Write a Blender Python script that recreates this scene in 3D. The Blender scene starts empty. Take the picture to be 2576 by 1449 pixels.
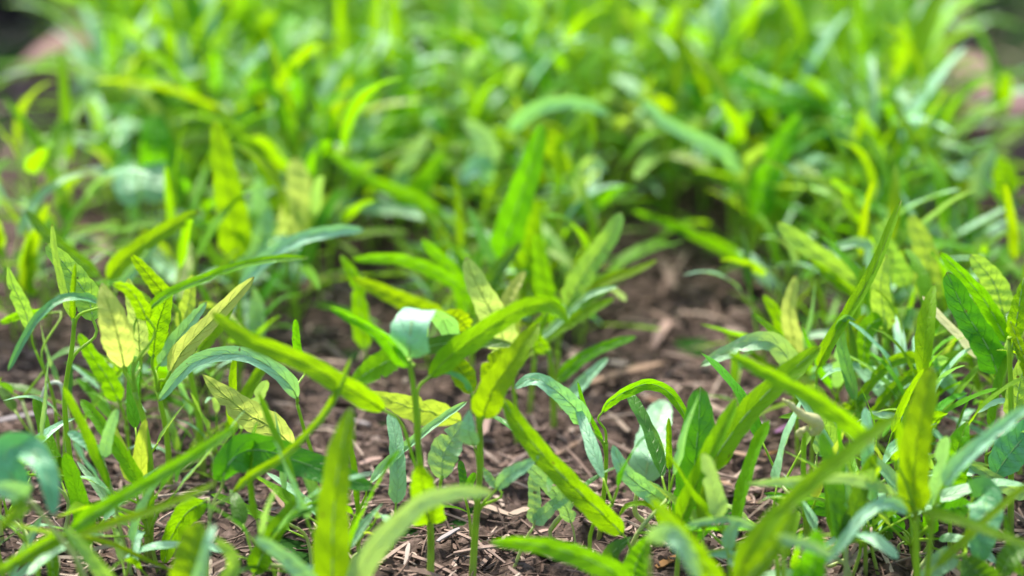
import bpy, math, random
from mathutils import Vector, Matrix, noise

# ------------------------------------------------------------------ camera, sky, sun, exposure
SC = bpy.context.scene
COL = SC.collection
R = math.radians
PITCH = R(22.0); CAM_H = 0.40
FPX = 5031.0; CX, CY = 1288.0, 724.5            # focal length and centre, in units of a 2576 px wide picture
cam = bpy.data.cameras.new('camera'); camo = bpy.data.objects.new('camera', cam); COL.objects.link(camo)
camo.location = (0, 0, CAM_H); camo.rotation_euler = (math.pi/2 - PITCH, 0, 0)
cam.sensor_width = 36.0; cam.lens = 36.0*FPX/2576.0
cam.clip_start = 0.05; cam.clip_end = 2000
cam.dof.use_dof = True; cam.dof.focus_distance = 0.808; cam.dof.aperture_fstop = 3.5
SC.camera = camo
SUN_EL, SUN_AZ = R(57), R(-24)                  # azimuth from +Y, clockwise
w = bpy.data.worlds.new('World'); SC.world = w; w.use_nodes = True
nt = w.node_tree; bg = nt.nodes['Background']
sky = nt.nodes.new('ShaderNodeTexSky'); sky.sky_type = 'NISHITA'; sky.sun_disc = False
sky.sun_elevation = SUN_EL; sky.sun_rotation = SUN_AZ; sky.air_density = 0.8; sky.dust_density = 3.0; sky.ozone_density = 0.6
nt.links.new(sky.outputs[0], bg.inputs[0]); bg.inputs[1].default_value = 0.13
sl = bpy.data.lights.new('sun', 'SUN'); sl.energy = 2.8; sl.angle = R(6.0); sl.color = (1.0, 0.93, 0.80)
so = bpy.data.objects.new('sun', sl); COL.objects.link(so)
sd = Vector((math.cos(SUN_EL)*math.sin(SUN_AZ), math.cos(SUN_EL)*math.cos(SUN_AZ), math.sin(SUN_EL)))
so.rotation_euler = (-sd).to_track_quat('-Z', 'Y').to_euler(); so.location = sd*5
SC.view_settings.view_transform = 'Standard'; SC.view_settings.look = 'None'
SC.view_settings.exposure = 1.68; SC.view_settings.gamma = 1.0; SC.view_settings.use_curve_mapping = False
SC.render.engine = 'CYCLES'; SC.cycles.use_denoising = True
SC.cycles.max_bounces = 10; SC.cycles.transmission_bounces = 8; SC.cycles.diffuse_bounces = 7
SC.cycles.sample_clamp_indirect = 4.0

random.seed(7)
CAM = Vector((0, 0, CAM_H))
FWD = Vector((0, math.cos(PITCH), -math.sin(PITCH))); UP = Vector((0, math.sin(PITCH), math.cos(PITCH))); RT = Vector((1, 0, 0))
def ray(px, py): return FWD + RT*((px-CX)/FPX) - UP*((py-CY)/FPX)
def at(px, py, Y): d = ray(px, py); return CAM + d*(Y/d.y)
def ground_at(px, py): d = ray(px, py); return CAM + d*(-CAM_H/d.z)
def depth(p): return (p-CAM).dot(FWD)
def pix(p): d = depth(p); q = p-CAM; return CX + FPX*q.x/d, CY - FPX*q.dot(UP)/d

# ------------------------------------------------------------------ materials
def nd(nt, t, **kw):
    n = nt.nodes.new(t)
    for k, v in kw.items(): setattr(n, k, v)
    return n
def math_node(nt, op, a, b=None, c=None):
    n = nd(nt, 'ShaderNodeMath', operation=op)
    for i, v in enumerate((a, b, c)):
        if v is None: continue
        if isinstance(v, (int, float)): n.inputs[i].default_value = v
        else: nt.links.new(v, n.inputs[i])
    return n.outputs[0]
def mixcol(nt, f, a, b, mode='MIX'):
    n = nd(nt, 'ShaderNodeMix', data_type='RGBA', blend_type=mode)
    for s, v in ((0, f), (6, a), (7, b)):
        if isinstance(v, (int, float)): n.inputs[s].default_value = v
        elif isinstance(v, tuple): n.inputs[s].default_value = (*v, 1)
        else: nt.links.new(v, n.inputs[s])
    return n.outputs[2]

def leaf_mat(name, refl, trans, tmix=0.45, rough=0.38, vein=0.35, veincol=None, spec=0.5, lat=9.0, tvein=None):
    m = bpy.data.materials.new(name); m.use_nodes = True; nt = m.node_tree; L = nt.links
    for n in list(nt.nodes): nt.nodes.remove(n)
    out = nd(nt, 'ShaderNodeOutputMaterial')
    uv = nd(nt, 'ShaderNodeUVMap'); uv.uv_map = 'UVMap'
    sep = nd(nt, 'ShaderNodeSeparateXYZ'); L.new(uv.outputs[0], sep.inputs[0])
    U = math_node(nt, 'ABSOLUTE', math_node(nt, 'MULTIPLY_ADD', sep.outputs[0], 2.0, -1.0))
    V = sep.outputs[1]
    info = nd(nt, 'ShaderNodeObjectInfo')
    tc = nd(nt, 'ShaderNodeTexCoord')
    nz = nd(nt, 'ShaderNodeTexNoise'); nz.inputs['Scale'].default_value = 180; nz.inputs['Detail'].default_value = 3
    L.new(tc.outputs['Object'], nz.inputs['Vector'])
    # lateral veins: bow forward from the midrib to the margin
    bend = math_node(nt, 'MULTIPLY', math_node(nt, 'POWER', U, 1.5), 1.5)
    ph = math_node(nt, 'SUBTRACT', math_node(nt, 'MULTIPLY', V, lat), bend)
    ph = math_node(nt, 'ADD', ph, math_node(nt, 'MULTIPLY', nz.outputs[0], 0.55))
    ph = math_node(nt, 'ADD', ph, math_node(nt, 'MULTIPLY', math_node(nt, 'GREATER_THAN', sep.outputs[0], 0.5), 0.37))
    tri = math_node(nt, 'PINGPONG', ph, 0.5)
    lv = nd(nt, 'ShaderNodeMapRange', interpolation_type='SMOOTHSTEP'); L.new(tri, lv.inputs[0])
    lv.inputs[1].default_value = 0.0; lv.inputs[2].default_value = 0.10; lv.inputs[3].default_value = 1.0; lv.inputs[4].default_value = 0.0
    mr = nd(nt, 'ShaderNodeMapRange', interpolation_type='SMOOTHSTEP'); L.new(U, mr.inputs[0])
    mr.inputs[1].default_value = 0.02; mr.inputs[2].default_value = 0.11; mr.inputs[3].default_value = 1.0; mr.inputs[4].default_value = 0.0
    fade = math_node(nt, 'SUBTRACT', 1.0, math_node(nt, 'POWER', U, 4.0))
    vo = nd(nt, 'ShaderNodeTexVoronoi', feature='DISTANCE_TO_EDGE'); vo.inputs['Scale'].default_value = 480
    L.new(tc.outputs['Object'], vo.inputs['Vector'])
    ret = nd(nt, 'ShaderNodeMapRange'); L.new(vo.outputs['Distance'], ret.inputs[0])
    ret.inputs[1].default_value = 0.0; ret.inputs[2].default_value = 0.12; ret.inputs[3].default_value = 0.18; ret.inputs[4].default_value = 0.0
    vn = math_node(nt, 'MAXIMUM', math_node(nt, 'MAXIMUM', math_node(nt, 'MULTIPLY', lv.outputs[0], fade), mr.outputs[0]), ret.outputs[0])
    hue = nd(nt, 'ShaderNodeHueSaturation'); hue.inputs['Color'].default_value = (*refl, 1)
    L.new(math_node(nt, 'MULTIPLY_ADD', info.outputs['Random'], 0.05, 0.475), hue.inputs['Hue'])
    L.new(math_node(nt, 'ADD', math_node(nt, 'MULTIPLY_ADD', info.outputs['Random'], 0.35, 0.62), math_node(nt, 'MULTIPLY', nz.outputs[0], 0.4)), hue.inputs['Value'])
    vc = veincol or tuple(min(1, c*2.2+0.05) for c in refl)
    cr = mixcol(nt, math_node(nt, 'MULTIPLY', vn, vein*0.8), hue.outputs[0], vc)
    sp = nd(nt, 'ShaderNodeTexNoise'); sp.inputs['Scale'].default_value = 260; sp.inputs['Detail'].default_value = 1
    L.new(tc.outputs['Object'], sp.inputs['Vector'])
    spk = nd(nt, 'ShaderNodeMapRange'); L.new(sp.outputs[0], spk.inputs[0]); spk.inputs[1].default_value = 0.76; spk.inputs[2].default_value = 0.80; spk.inputs[4].default_value = 0.8
    tipb = nd(nt, 'ShaderNodeMapRange'); L.new(math_node(nt, 'ADD', V, math_node(nt, 'MULTIPLY', nz.outputs[0], 0.05)), tipb.inputs[0]); tipb.inputs[1].default_value = 0.99; tipb.inputs[2].default_value = 1.02; tipb.inputs[4].default_value = 0.7
    blem = math_node(nt, 'MAXIMUM', spk.outputs[0], tipb.outputs[0])
    cr = mixcol(nt, blem, cr, (0.13, 0.09, 0.03))
    huet = nd(nt, 'ShaderNodeHueSaturation'); huet.inputs['Color'].default_value = (*trans, 1)
    L.new(math_node(nt, 'MULTIPLY_ADD', info.outputs['Random'], 0.04, 0.48), huet.inputs['Hue'])
    L.new(math_node(nt, 'MULTIPLY_ADD', nz.outputs[0], 0.3, 0.85), huet.inputs['Value'])
    ct = mixcol(nt, math_node(nt, 'MULTIPLY', vn, vein*0.45 if tvein is None else tvein), huet.outputs[0], tuple(c*0.35 for c in trans))
    ct = mixcol(nt, blem, ct, (0.10, 0.07, 0.01))
    bmp = nd(nt, 'ShaderNodeBump'); bmp.inputs['Strength'].default_value = 0.7; bmp.inputs['Distance'].default_value = 0.0006
    L.new(math_node(nt, 'ADD', math_node(nt, 'MULTIPLY', vn, -1.0), math_node(nt, 'MULTIPLY', nz.outputs[0], 0.8)), bmp.inputs['Height'])
    p = nd(nt, 'ShaderNodeBsdfPrincipled'); L.new(cr, p.inputs['Base Color'])
    L.new(math_node(nt, 'MULTIPLY_ADD', nz.outputs[0], 0.2, rough-0.1), p.inputs['Roughness'])
    p.inputs['Specular IOR Level'].default_value = spec
    L.new(bmp.outputs[0], p.inputs['Normal'])
    t = nd(nt, 'ShaderNodeBsdfTranslucent'); L.new(ct, t.inputs['Color']); L.new(bmp.outputs[0], t.inputs['Normal'])
    mx = nd(nt, 'ShaderNodeMixShader'); mx.inputs[0].default_value = tmix
    L.new(p.outputs[0], mx.inputs[1]); L.new(t.outputs[0], mx.inputs[2]); L.new(mx.outputs[0], out.inputs[0])
    return m

LM = {
 'g': leaf_mat('leaf_green',        (0.105, 0.31, 0.010),  (0.225, 0.50, 0.001), tmix=0.52, vein=0.18, rough=0.45, spec=0.2),
 'y': leaf_mat('leaf_yellow_green', (0.14, 0.33, 0.010),  (0.27, 0.51, 0.001), tmix=0.53, rough=0.45, spec=0.2, vein=0.26),
 'p': leaf_mat('leaf_pale_yellow',  (0.36, 0.48, 0.08),  (0.58, 0.72, 0.13), tmix=0.5, vein=0.42, veincol=(0.26, 0.36, 0.05), lat=8),
 'd': leaf_mat('leaf_dark_green',   (0.050, 0.18, 0.010), (0.12, 0.33, 0.003), tmix=0.38, rough=0.42, spec=0.5, vein=0.45),
 'm': leaf_mat('leaf_mint_sky_sheen',     (0.25, 0.54, 0.29),  (0.34, 0.64, 0.08), tmix=0.35, rough=0.5, spec=0.9, vein=.35, veincol=(0.55, 0.75, 0.58), tvein=.15),  # waxy mint leaf; the sky's pale sheen is put into its base colour
 't': leaf_mat('leaf_blue_green',   (0.10, 0.34, 0.13),  (0.16, 0.46, 0.04), tmix=0.3, rough=0.52, spec=0.9, vein=.3),
 'l': leaf_mat('leaf_light_green',  (0.23, 0.42, 0.07),  (0.42, 0.62, 0.04), tmix=0.45, vein=0.2, spec=0.4),
 'c': leaf_mat('leaf_cream',        (0.60, 0.60, 0.36),  (0.70, 0.72, 0.40), tmix=0.35, vein=0.25, veincol=(0.5, 0.45, 0.2)),
}
def plain_mat(name, col, rough=0.5, spec=0.5, var=0.25, scale=90, trans=None, bump=0.2, base=None):
    m = bpy.data.materials.new(name); m.use_nodes = True; nt = m.node_tree; L = nt.links
    p = nt.nodes['Principled BSDF']; out = nt.nodes['Material Output']
    tc = nd(nt, 'ShaderNodeTexCoord'); nz = nd(nt, 'ShaderNodeTexNoise'); nz.inputs['Scale'].default_value = scale; nz.inputs['Detail'].default_value = 5
    L.new(tc.outputs['Object'], nz.inputs['Vector'])
    info = nd(nt, 'ShaderNodeObjectInfo')
    f = math_node(nt, 'ADD', math_node(nt, 'MULTIPLY', nz.outputs[0], 0.7), math_node(nt, 'MULTIPLY', info.outputs['Random'], 0.3))
    c = mixcol(nt, f, tuple(x*(1-var) for x in col), tuple(min(1, x*(1+var)) for x in col))
    L.new(c, p.inputs['Base Color']); p.inputs['Roughness'].default_value = rough; p.inputs['Specular IOR Level'].default_value = spec
    if base:
        sz = nd(nt, 'ShaderNodeSeparateXYZ'); L.new(tc.outputs['Object'], sz.inputs[0])
        mb = nd(nt, 'ShaderNodeMapRange'); L.new(math_node(nt, 'ADD', sz.outputs[2], math_node(nt, 'MULTIPLY', nz.outputs[0], 0.006)), mb.inputs[0])
        mb.inputs[1].default_value = 0.002; mb.inputs[2].default_value = 0.022; mb.inputs[3].default_value = 0.75; mb.inputs[4].default_value = 0.0
        L.new(mixcol(nt, mb.outputs[0], c, base), p.inputs['Base Color'])
    b = nd(nt, 'ShaderNodeBump'); b.inputs['Strength'].default_value = bump; b.inputs['Distance'].default_value = 0.0006
    L.new(nz.outputs[0], b.inputs['Height']); L.new(b.outputs[0], p.inputs['Normal'])
    if trans:
        t = nd(nt, 'ShaderNodeBsdfTranslucent'); t.inputs[0].default_value = (*trans, 1)
        mx = nd(nt, 'ShaderNodeMixShader'); mx.inputs[0].default_value = 0.35
        L.new(p.outputs[0], mx.inputs[1]); L.new(t.outputs[0], mx.inputs[2]); L.new(mx.outputs[0], out.inputs[0])
    return m
M_STEM = plain_mat('stem_green', (0.30, 0.52, 0.03), 0.35, 0.5, 0.3, trans=(0.40, 0.60, 0.02), base=(0.34, 0.30, 0.14))
M_STEMP = plain_mat('stem_pale', (0.42, 0.52, 0.20), 0.4, 0.5, 0.2, trans=(0.5, 0.6, 0.15))
M_RIB = plain_mat('midrib_pale', (0.34, 0.50, 0.20), 0.45, 0.4, 0.15)
M_RIBY = plain_mat('midrib_green', (0.20, 0.34, 0.03), 0.45, 0.4, 0.15)
M_DRY = plain_mat('dry_stalk', (0.40, 0.20, 0.08), 0.8, 0.2, 0.4)
M_HOOK = plain_mat('bleached_stalk', (0.66, 0.68, 0.55), 0.5, 0.4, 0.15)
M_BRICK = plain_mat('pink_brick', (0.20, 0.118, 0.112), 0.85, 0.2, 0.3, 40, bump=0.6)
M_POST = plain_mat('dark_timber', (0.030, 0.018, 0.022), 0.7, 0.3, 0.5, 30, bump=0.6)

def straw_mat(name, col, var=0.35):
    m = plain_mat(name, col, 0.75, 0.25, var, 60, bump=0.5)
    nt = m.node_tree; L = nt.links; nz = [n for n in nt.nodes if n.bl_idname == 'ShaderNodeTexNoise'][0]
    mp = nd(nt, 'ShaderNodeMapping'); mp.inputs['Scale'].default_value = (0.6, 9, 9)
    tc = [n for n in nt.nodes if n.bl_idname == 'ShaderNodeTexCoord'][0]
    L.new(tc.outputs['Object'], mp.inputs[0]); L.new(mp.outputs[0], nz.inputs['Vector'])
    return m
SM = {'tan': straw_mat('straw_tan', (0.22, 0.145, 0.10)), 'pale': straw_mat('straw_pale', (0.30, 0.23, 0.18)),
      'grey': straw_mat('straw_grey', (0.21, 0.19, 0.20)), 'brown': straw_mat('straw_brown', (0.14, 0.075, 0.045)),
      'pink': straw_mat('straw_pink', (0.25, 0.17, 0.145)), 'white': straw_mat('husk_white', (0.28, 0.24, 0.22), 0.3),
      'purple': straw_mat('petal_purple', (0.26, 0.12, 0.26), 0.2), 'orange': straw_mat('leaf_orange', (0.20, 0.10, 0.03), 0.4)}

# ------------------------------------------------------------------ mesh helpers
def mesh_obj(name, verts, faces, mat, parent=None, uvs=None, smooth=True, attr=None):
    me = bpy.data.meshes.new(name); me.from_pydata(verts, [], faces)
    if uvs:
        ul = me.uv_layers.new(name='UVMap')
        for lp in me.loops: ul.data[lp.index].uv = uvs[lp.vertex_index]
    if attr:
        a = me.attributes.new('tint', 'FLOAT', 'POINT'); a.data.foreach_set('value', attr)
    if smooth: me.polygons.foreach_set('use_smooth', [True]*len(me.polygons))
    me.materials.append(mat); me.update()
    o = bpy.data.objects.new(name, me); COL.objects.link(o)
    if parent: o.parent = parent
    return o
def catmull(pts, n):
    P = [Vector(p) for p in pts]
    if len(P) == 2: return [P[0].lerp(P[1], i/(n-1)) for i in range(n)]
    E = [P[0]*2-P[1]] + P + [P[-1]*2-P[-2]]
    dense = []
    for i in range(1, len(E)-2):
        for k in range(12):
            t = k/12; a, b, c, d = E[i-1], E[i], E[i+1], E[i+2]
            dense.append(0.5*((2*b)+(c-a)*t+(2*a-5*b+4*c-d)*t*t+(3*b-a-3*c+d)*t*t*t))
    dense.append(P[-1])
    acc = [0.0]
    for a, b in zip(dense, dense[1:]): acc.append(acc[-1]+(b-a).length)
    out = []; j = 0
    for i in range(n):
        s = acc[-1]*i/(n-1)
        while j < len(acc)-2 and acc[j+1] < s: j += 1
        t = (s-acc[j])/max(1e-9, acc[j+1]-acc[j]); out.append(dense[j].lerp(dense[j+1], min(1, t)))
    return out
def tube(pts, r0, r1, sides=7, n=None, rl=None):
    C = catmull(pts, n or max(4, 4*len(pts)))
    V = []; F = []; m = len(C); ref = None
    for i, c in enumerate(C):
        t = (C[min(i+1, m-1)]-C[max(i-1, 0)]).normalized()
        if ref is None: ref = t.orthogonal().normalized()
        ref = (ref - t*ref.dot(t)).normalized(); b = t.cross(ref)
        r = r0+(r1-r0)*i/(m-1)
        if rl: q = i/(m-1)*(len(rl)-1); k0 = min(int(q), len(rl)-2); r = rl[k0]+(rl[k0+1]-rl[k0])*(q-k0)
        for k in range(sides):
            a = 2*math.pi*k/sides; V.append(c+(ref*math.cos(a)+b*math.sin(a))*r)
    for i in range(m-1):
        for k in range(sides):
            k2 = (k+1) % sides; F.append((i*sides+k, i*sides+k2, (i+1)*sides+k2, (i+1)*sides+k))
    F.append(tuple(range(sides-1, -1, -1))); F.append(tuple((m-1)*sides+k for k in range(sides)))
    return V, F
def prof(kind, t):
    if kind == 'lance':     # rounded shoulder at the base, long taper, blunt tip
        a = min(1, (t/0.13))**0.55 if t < 0.13 else 1.0
        b = 1.0 if t < 0.2 else 1-0.55*((t-0.2)/0.8)**1.35
        c = 1.0 if t < 0.8 else math.sqrt(max(0, 1-((t-0.8)/0.2)**2.0))
        return a*b*c
    if kind == 'oval':
        return (math.sin(math.pi*min(1, t**0.8)))**0.75 if 0 < t < 1 else 0
    if kind == 'strap':
        a = min(1, (t/0.12))**0.6 if t < 0.12 else 1.0
        b = 1-0.35*t
        c = 1.0 if t < 0.75 else math.sqrt(max(0, 1-((t-0.75)/0.25)**2.2))
        return a*b*c
    if kind == 'point':
        return min(1, t/0.22)**0.6*(1-max(0, (t-0.2)/0.8)**1.25)
def leaf_geo(pts, width, profile='lance', roll=0.0, cup=0.25, wav=0.06, n=26, m=6, view=None, seed=0, side=None):
    """ribbon along pts; roll (deg, scalar or pair) turns it about its axis from facing `view`"""
    C = catmull(pts, n); V = []; F = []; UVs = []
    r0, r1 = roll if isinstance(roll, (tuple, list)) else (roll, roll)
    sp = None; rb = random.Random(seed*13+5); bites = [(rb.random()*0.8+0.1, rb.choice((-1, 1)), rb.uniform(.25, .6), rb.uniform(.012, .03)) for _ in range(rb.choice((0, 0, 0, 1, 2)))]
    for i, c in enumerate(C):
        t = i/(n-1)
        tg = (C[min(i+1, n-1)]-C[max(i-1, 0)]).normalized()
        v = (view - c).normalized() if view is not None else Vector((0, 0, 1))
        s = tg.cross(v) if side is None else Vector(side)-tg*Vector(side).dot(tg)
        if s.length < 0.15: s = sp if sp is not None else tg.orthogonal()
        s = s.normalized()
        if sp is not None:
            if s.dot(sp) < 0: s = -s
            s = (sp*0.55+s*0.45); s = (s-tg*s.dot(tg)).normalized()
        sp = s
        a = R(r0+(r1-r0)*t); nn = s.cross(tg).normalized()
        s2 = s*math.cos(a)+nn*math.sin(a); n2 = s2.cross(tg).normalized()
        hw = width*0.5*prof(profile, t)
        hw = max(hw, width*0.012)
        for k in range(m+1):
            u = -1+2*k/m
            wv = wav*width*math.sin(t*13+seed*1.7+(1.9 if u > 0 else 0))*abs(u)**2*prof(profile, t)
            edge = 1+0.045*math.sin(t*29+seed*3+u*2)+0.03*math.sin(t*67+seed*5+u)
            for bt, bs, ba, bw in bites:
                if u*bs > 0.5: edge -= ba*math.exp(-((t-bt)/bw)**2)
            V.append(c+s2*(hw*u*edge*math.cos(cup*abs(u)*0.8))+n2*(cup*hw*abs(u)**1.08+wv+hw*0.05*math.sin(t*41+seed*2.3+u*3.1)*(1-u*u)*2))
            UVs.append((k/m, t))
    for i in range(n-1):
        for k in range(m):
            a = i*(m+1)+k; F.append((a, a+1, a+m+2, a+m+1))
    return V, F, UVs, C

LSEED = [0]
def add_leaf(parent, off, pts, width, mat='g', profile='lance', roll=0, cup=0.25, wav=0.05, view=CAM, rib=True, name='leaf', n=34, m=6, side=None):
    LSEED[0] += 1
    V, F, UVs, C = leaf_geo(pts, width, profile, roll, cup, wav, n, m, view, LSEED[0], side)
    o = mesh_obj(name, [v-off for v in V], F, LM[mat], parent, UVs)
    if rib:
        mid = m//2; row = [V[i*(m+1)+mid] for i in range(n)]
        P = row[::3]+[row[-1]]
        P = P[:-1]
        tv, tf = tube(P, width*0.014+0.00010, 0.00008, 5, n=16)
        mesh_obj('midrib', [v-off for v in tv], tf, M_RIBY if mat in 'yp' else M_RIB, o)
    return o

def tag(o, label, cat=None, group=None, kind=None):
    o['label'] = label
    if cat: o['category'] = cat
    if group: o['group'] = group
    if kind: o['kind'] = kind
def empty(name, loc):
    o = bpy.data.objects.new(name, None); o.empty_display_size = 0.02; o.location = loc; COL.objects.link(o); return o

# ------------------------------------------------------------------ the ground
HOLES = [(1815, 1268, 0.010), (985, 1310, 0.006), (705, 1345, 0.008), (2010, 1330, 0.008), (1745, 845, 0.012), (860, 870, 0.008), (740, 1390, 0.008)]
HOLES = [(ground_at(a, b), d) for a, b, d in HOLES]
def gz(x, y):
    p = Vector((x, y, 0))
    z = 0.0050*noise.noise(p*28)+0.0056*noise.noise(p*75+Vector((3, 1, 0)))+0.0028*noise.noise(p*170)+0.0016*noise.noise(p*380)
    for h, d in HOLES:
        q = (x-h.x)**2/(0.011**2)+(y-h.y)**2/(0.010**2)
        if q < 6: z -= d*math.exp(-q)
    return z-0.002
def build_soil():
    xs = [-0.33+0.66*i/330 for i in range(331)]
    ys = []; y = 0.40
    while y < 1.95: ys.append(y); y += 0.0022+0.0035*max(0, y-0.8)
    V = [Vector((x, y, gz(x, y))) for y in ys for x in xs]
    F = []; nx = len(xs)
    for j in range(len(ys)-1):
        for i in range(nx-1): a = j*nx+i; F.append((a, a+1, a+nx+1, a+nx))
    m = bpy.data.materials.new('soil'); m.use_nodes = True; nt = m.node_tree; L = nt.links
    p = nt.nodes['Principled BSDF']; tc = nd(nt, 'ShaderNodeTexCoord')
    mp = nd(nt, 'ShaderNodeMapping'); mp.inputs['Scale'].default_value = (1, 2.2, 1); L.new(tc.outputs['Object'], mp.inputs[0])
    n1 = nd(nt, 'ShaderNodeTexNoise'); n1.inputs['Scale'].default_value = 70; n1.inputs['Detail'].default_value = 9; n1.inputs['Roughness'].default_value = 0.7
    n2 = nd(nt, 'ShaderNodeTexNoise'); n2.inputs['Scale'].default_value = 420; n2.inputs['Detail'].default_value = 5
    L.new(mp.outputs[0], n1.inputs[0]); L.new(tc.outputs['Object'], n2.inputs[0])
    cr = nd(nt, 'ShaderNodeValToRGB'); e = cr.color_ramp.elements
    e[0].position = 0.30; e[0].color = (0.014, 0.009, 0.007, 1); e[1].position = 0.78; e[1].color = (0.23, 0.165, 0.145, 1)
    k = cr.color_ramp.elements.new(0.52); k.color = (0.066, 0.044, 0.034, 1)
    f = math_node(nt, 'ADD', math_node(nt, 'MULTIPLY', n1.outputs[0], 0.62), math_node(nt, 'MULTIPLY', n2.outputs[0], 0.4))
    L.new(f, cr.inputs[0]); L.new(cr.outputs[0], p.inputs['Base Color']); p.inputs['Roughness'].default_value = 0.85
    p.inputs['Specular IOR Level'].default_value = 0.25
    b = nd(nt, 'ShaderNodeBump'); b.inputs['Strength'].default_value = 0.9; b.inputs['Distance'].default_value = 0.003
    L.new(f, b.inputs['Height']); L.new(b.outputs[0], p.inputs['Normal'])
    o = mesh_obj('soil_bed', V, F, m); tag(o, 'dark brown soil of the seed bed under straw mulch', kind='structure')
    # lawn sheet all round, out to the horizon
    g = plain_mat('lawn', (0.016, 0.050, 0.010), 1.0, 0.0, 0.6, 25, bump=0.8)
    o = mesh_obj('ground', [Vector((-400, -400, -0.006)), Vector((400, -400, -0.006)), Vector((400, 400, -0.006)), Vector((-400, 400, -0.006))], [(0, 1, 2, 3)], g, smooth=False)
    tag(o, 'dark green lawn beyond the seed bed', kind='structure')
build_soil()

def flake_geo(p, yaw, length, wid, thick, curl, tilt, roll):
    """a bent splinter: five cross-sections, ragged ends"""
    V = []; F = []; k = 5
    d = Vector((math.cos(yaw), math.sin(yaw), 0)); s = Vector((-d.y, d.x, 0)); u = Vector((0, 0, 1))
    d2 = d*math.cos(tilt)+u*math.sin(tilt); u2 = d2.cross(s)*-1
    if u2.z < 0: u2 = -u2
    s3 = s*math.cos(roll)+u2*math.sin(roll); u3 = s3.cross(d2); u3 = u3 if u3.z > 0 else -u3
    for i in range(k):
        t = i/(k-1)-0.5
        wv = wid*(0.55 if i in (0, k-1) else random.uniform(0.85, 1.1))
        c = p+d2*(length*t)+u3*(curl*length*(0.25-t*t))+s3*(random.uniform(-0.08, 0.08)*wid)
        e = random.uniform(-0.25, 0.25)*wid if i in (0, k-1) else 0
        V += [c-s3*wv/2+d2*e, c+s3*wv/2-d2*e, c+s3*wv/2-d2*e+u3*thick, c-s3*wv/2+d2*e+u3*thick]
    for i in range(k-1):
        a = i*4
        for q in range(4): F.append((a+q, a+(q+1) % 4, a+4+(q+1) % 4, a+4+q))
    F += [(3, 2, 1, 0), (k*4-4, k*4-3, k*4-2, k*4-1)]
    return V, F
def build_litter():
    rnd = random.Random(11)
    V = []; F = []; A = []
    for i in range(17000):
        y = 0.52+1.15*rnd.random()**1.5; x = rnd.uniform(-0.17-0.20*(y-0.5), 0.17+0.20*(y-0.5))*1.1
        big = rnd.random()
        tint = rnd.random()
        if big < 0.09: ln, wd, th, tint = rnd.uniform(0.016, 0.050), rnd.uniform(0.0007, 0.0020), rnd.uniform(0.0004, 0.0010), rnd.uniform(0.7, 1.0)
        elif big < 0.45: ln, wd, th = rnd.uniform(0.006, 0.024), rnd.uniform(0.0004, 0.0011), rnd.uniform(0.0003, 0.0007)
        elif big < 0.9: ln, wd, th = rnd.uniform(0.002, 0.007), rnd.uniform(0.0008, 0.0026), rnd.uniform(0.0004, 0.0014)
        else: ln, wd, th = rnd.uniform(0.008, 0.020), rnd.uniform(0.0012, 0.0036), rnd.uniform(0.0003, 0.0008)
        yaw = rnd.gauss(0.1, 1.0)
        v, f = flake_geo(Vector((x, y, gz(x, y)+rnd.uniform(0.0003, 0.003))), yaw, ln, wd, th, rnd.uniform(-0.3, 0.5), rnd.gauss(0, 0.22), rnd.gauss(0, 0.7))
        o = len(V); V += v; F += [tuple(q+o for q in ff) for ff in f]; A += [tint]*len(v)
    m = bpy.data.materials.new('straw_litter'); m.use_nodes = True; nt = m.node_tree; L = nt.links; p = nt.nodes['Principled BSDF']
    at_ = nd(nt, 'ShaderNodeAttribute'); at_.attribute_name = 'tint'
    cr = nd(nt, 'ShaderNodeValToRGB'); el = cr.color_ramp.elements; cr.color_ramp.interpolation = 'LINEAR'
    el[0].position = 0; el[0].color = (0.028, 0.016, 0.011, 1); el[1].position = 1; el[1].color = (0.36, 0.29, 0.24, 1)
    for ps, c in ((0.35, (0.085, 0.052, 0.040, 1)), (0.65, (0.15, 0.098, 0.076, 1)), (0.88, (0.24, 0.172, 0.145, 1))):
        q = el.new(ps); q.color = c
    tc = nd(nt, 'ShaderNodeTexCoord'); nz = nd(nt, 'ShaderNodeTexNoise'); nz.inputs['Scale'].default_value = 500; L.new(tc.outputs['Object'], nz.inputs[0])
    L.new(math_node(nt, 'ADD', at_.outputs['Fac'], math_node(nt, 'MULTIPLY_ADD', nz.outputs[0], 0.35, -0.17)), cr.inputs[0])
    L.new(cr.outputs[0], p.inputs['Base Color']); p.inputs['Roughness'].default_value = 0.75; p.inputs['Specular IOR Level'].default_value = 0.25
    o = mesh_obj('straw_litter', V, F, m, attr=A, smooth=False)
    tag(o, 'loose brown straw and bark crumbs strewn over the soil', 'litter', kind='stuff')
build_litter()

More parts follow.
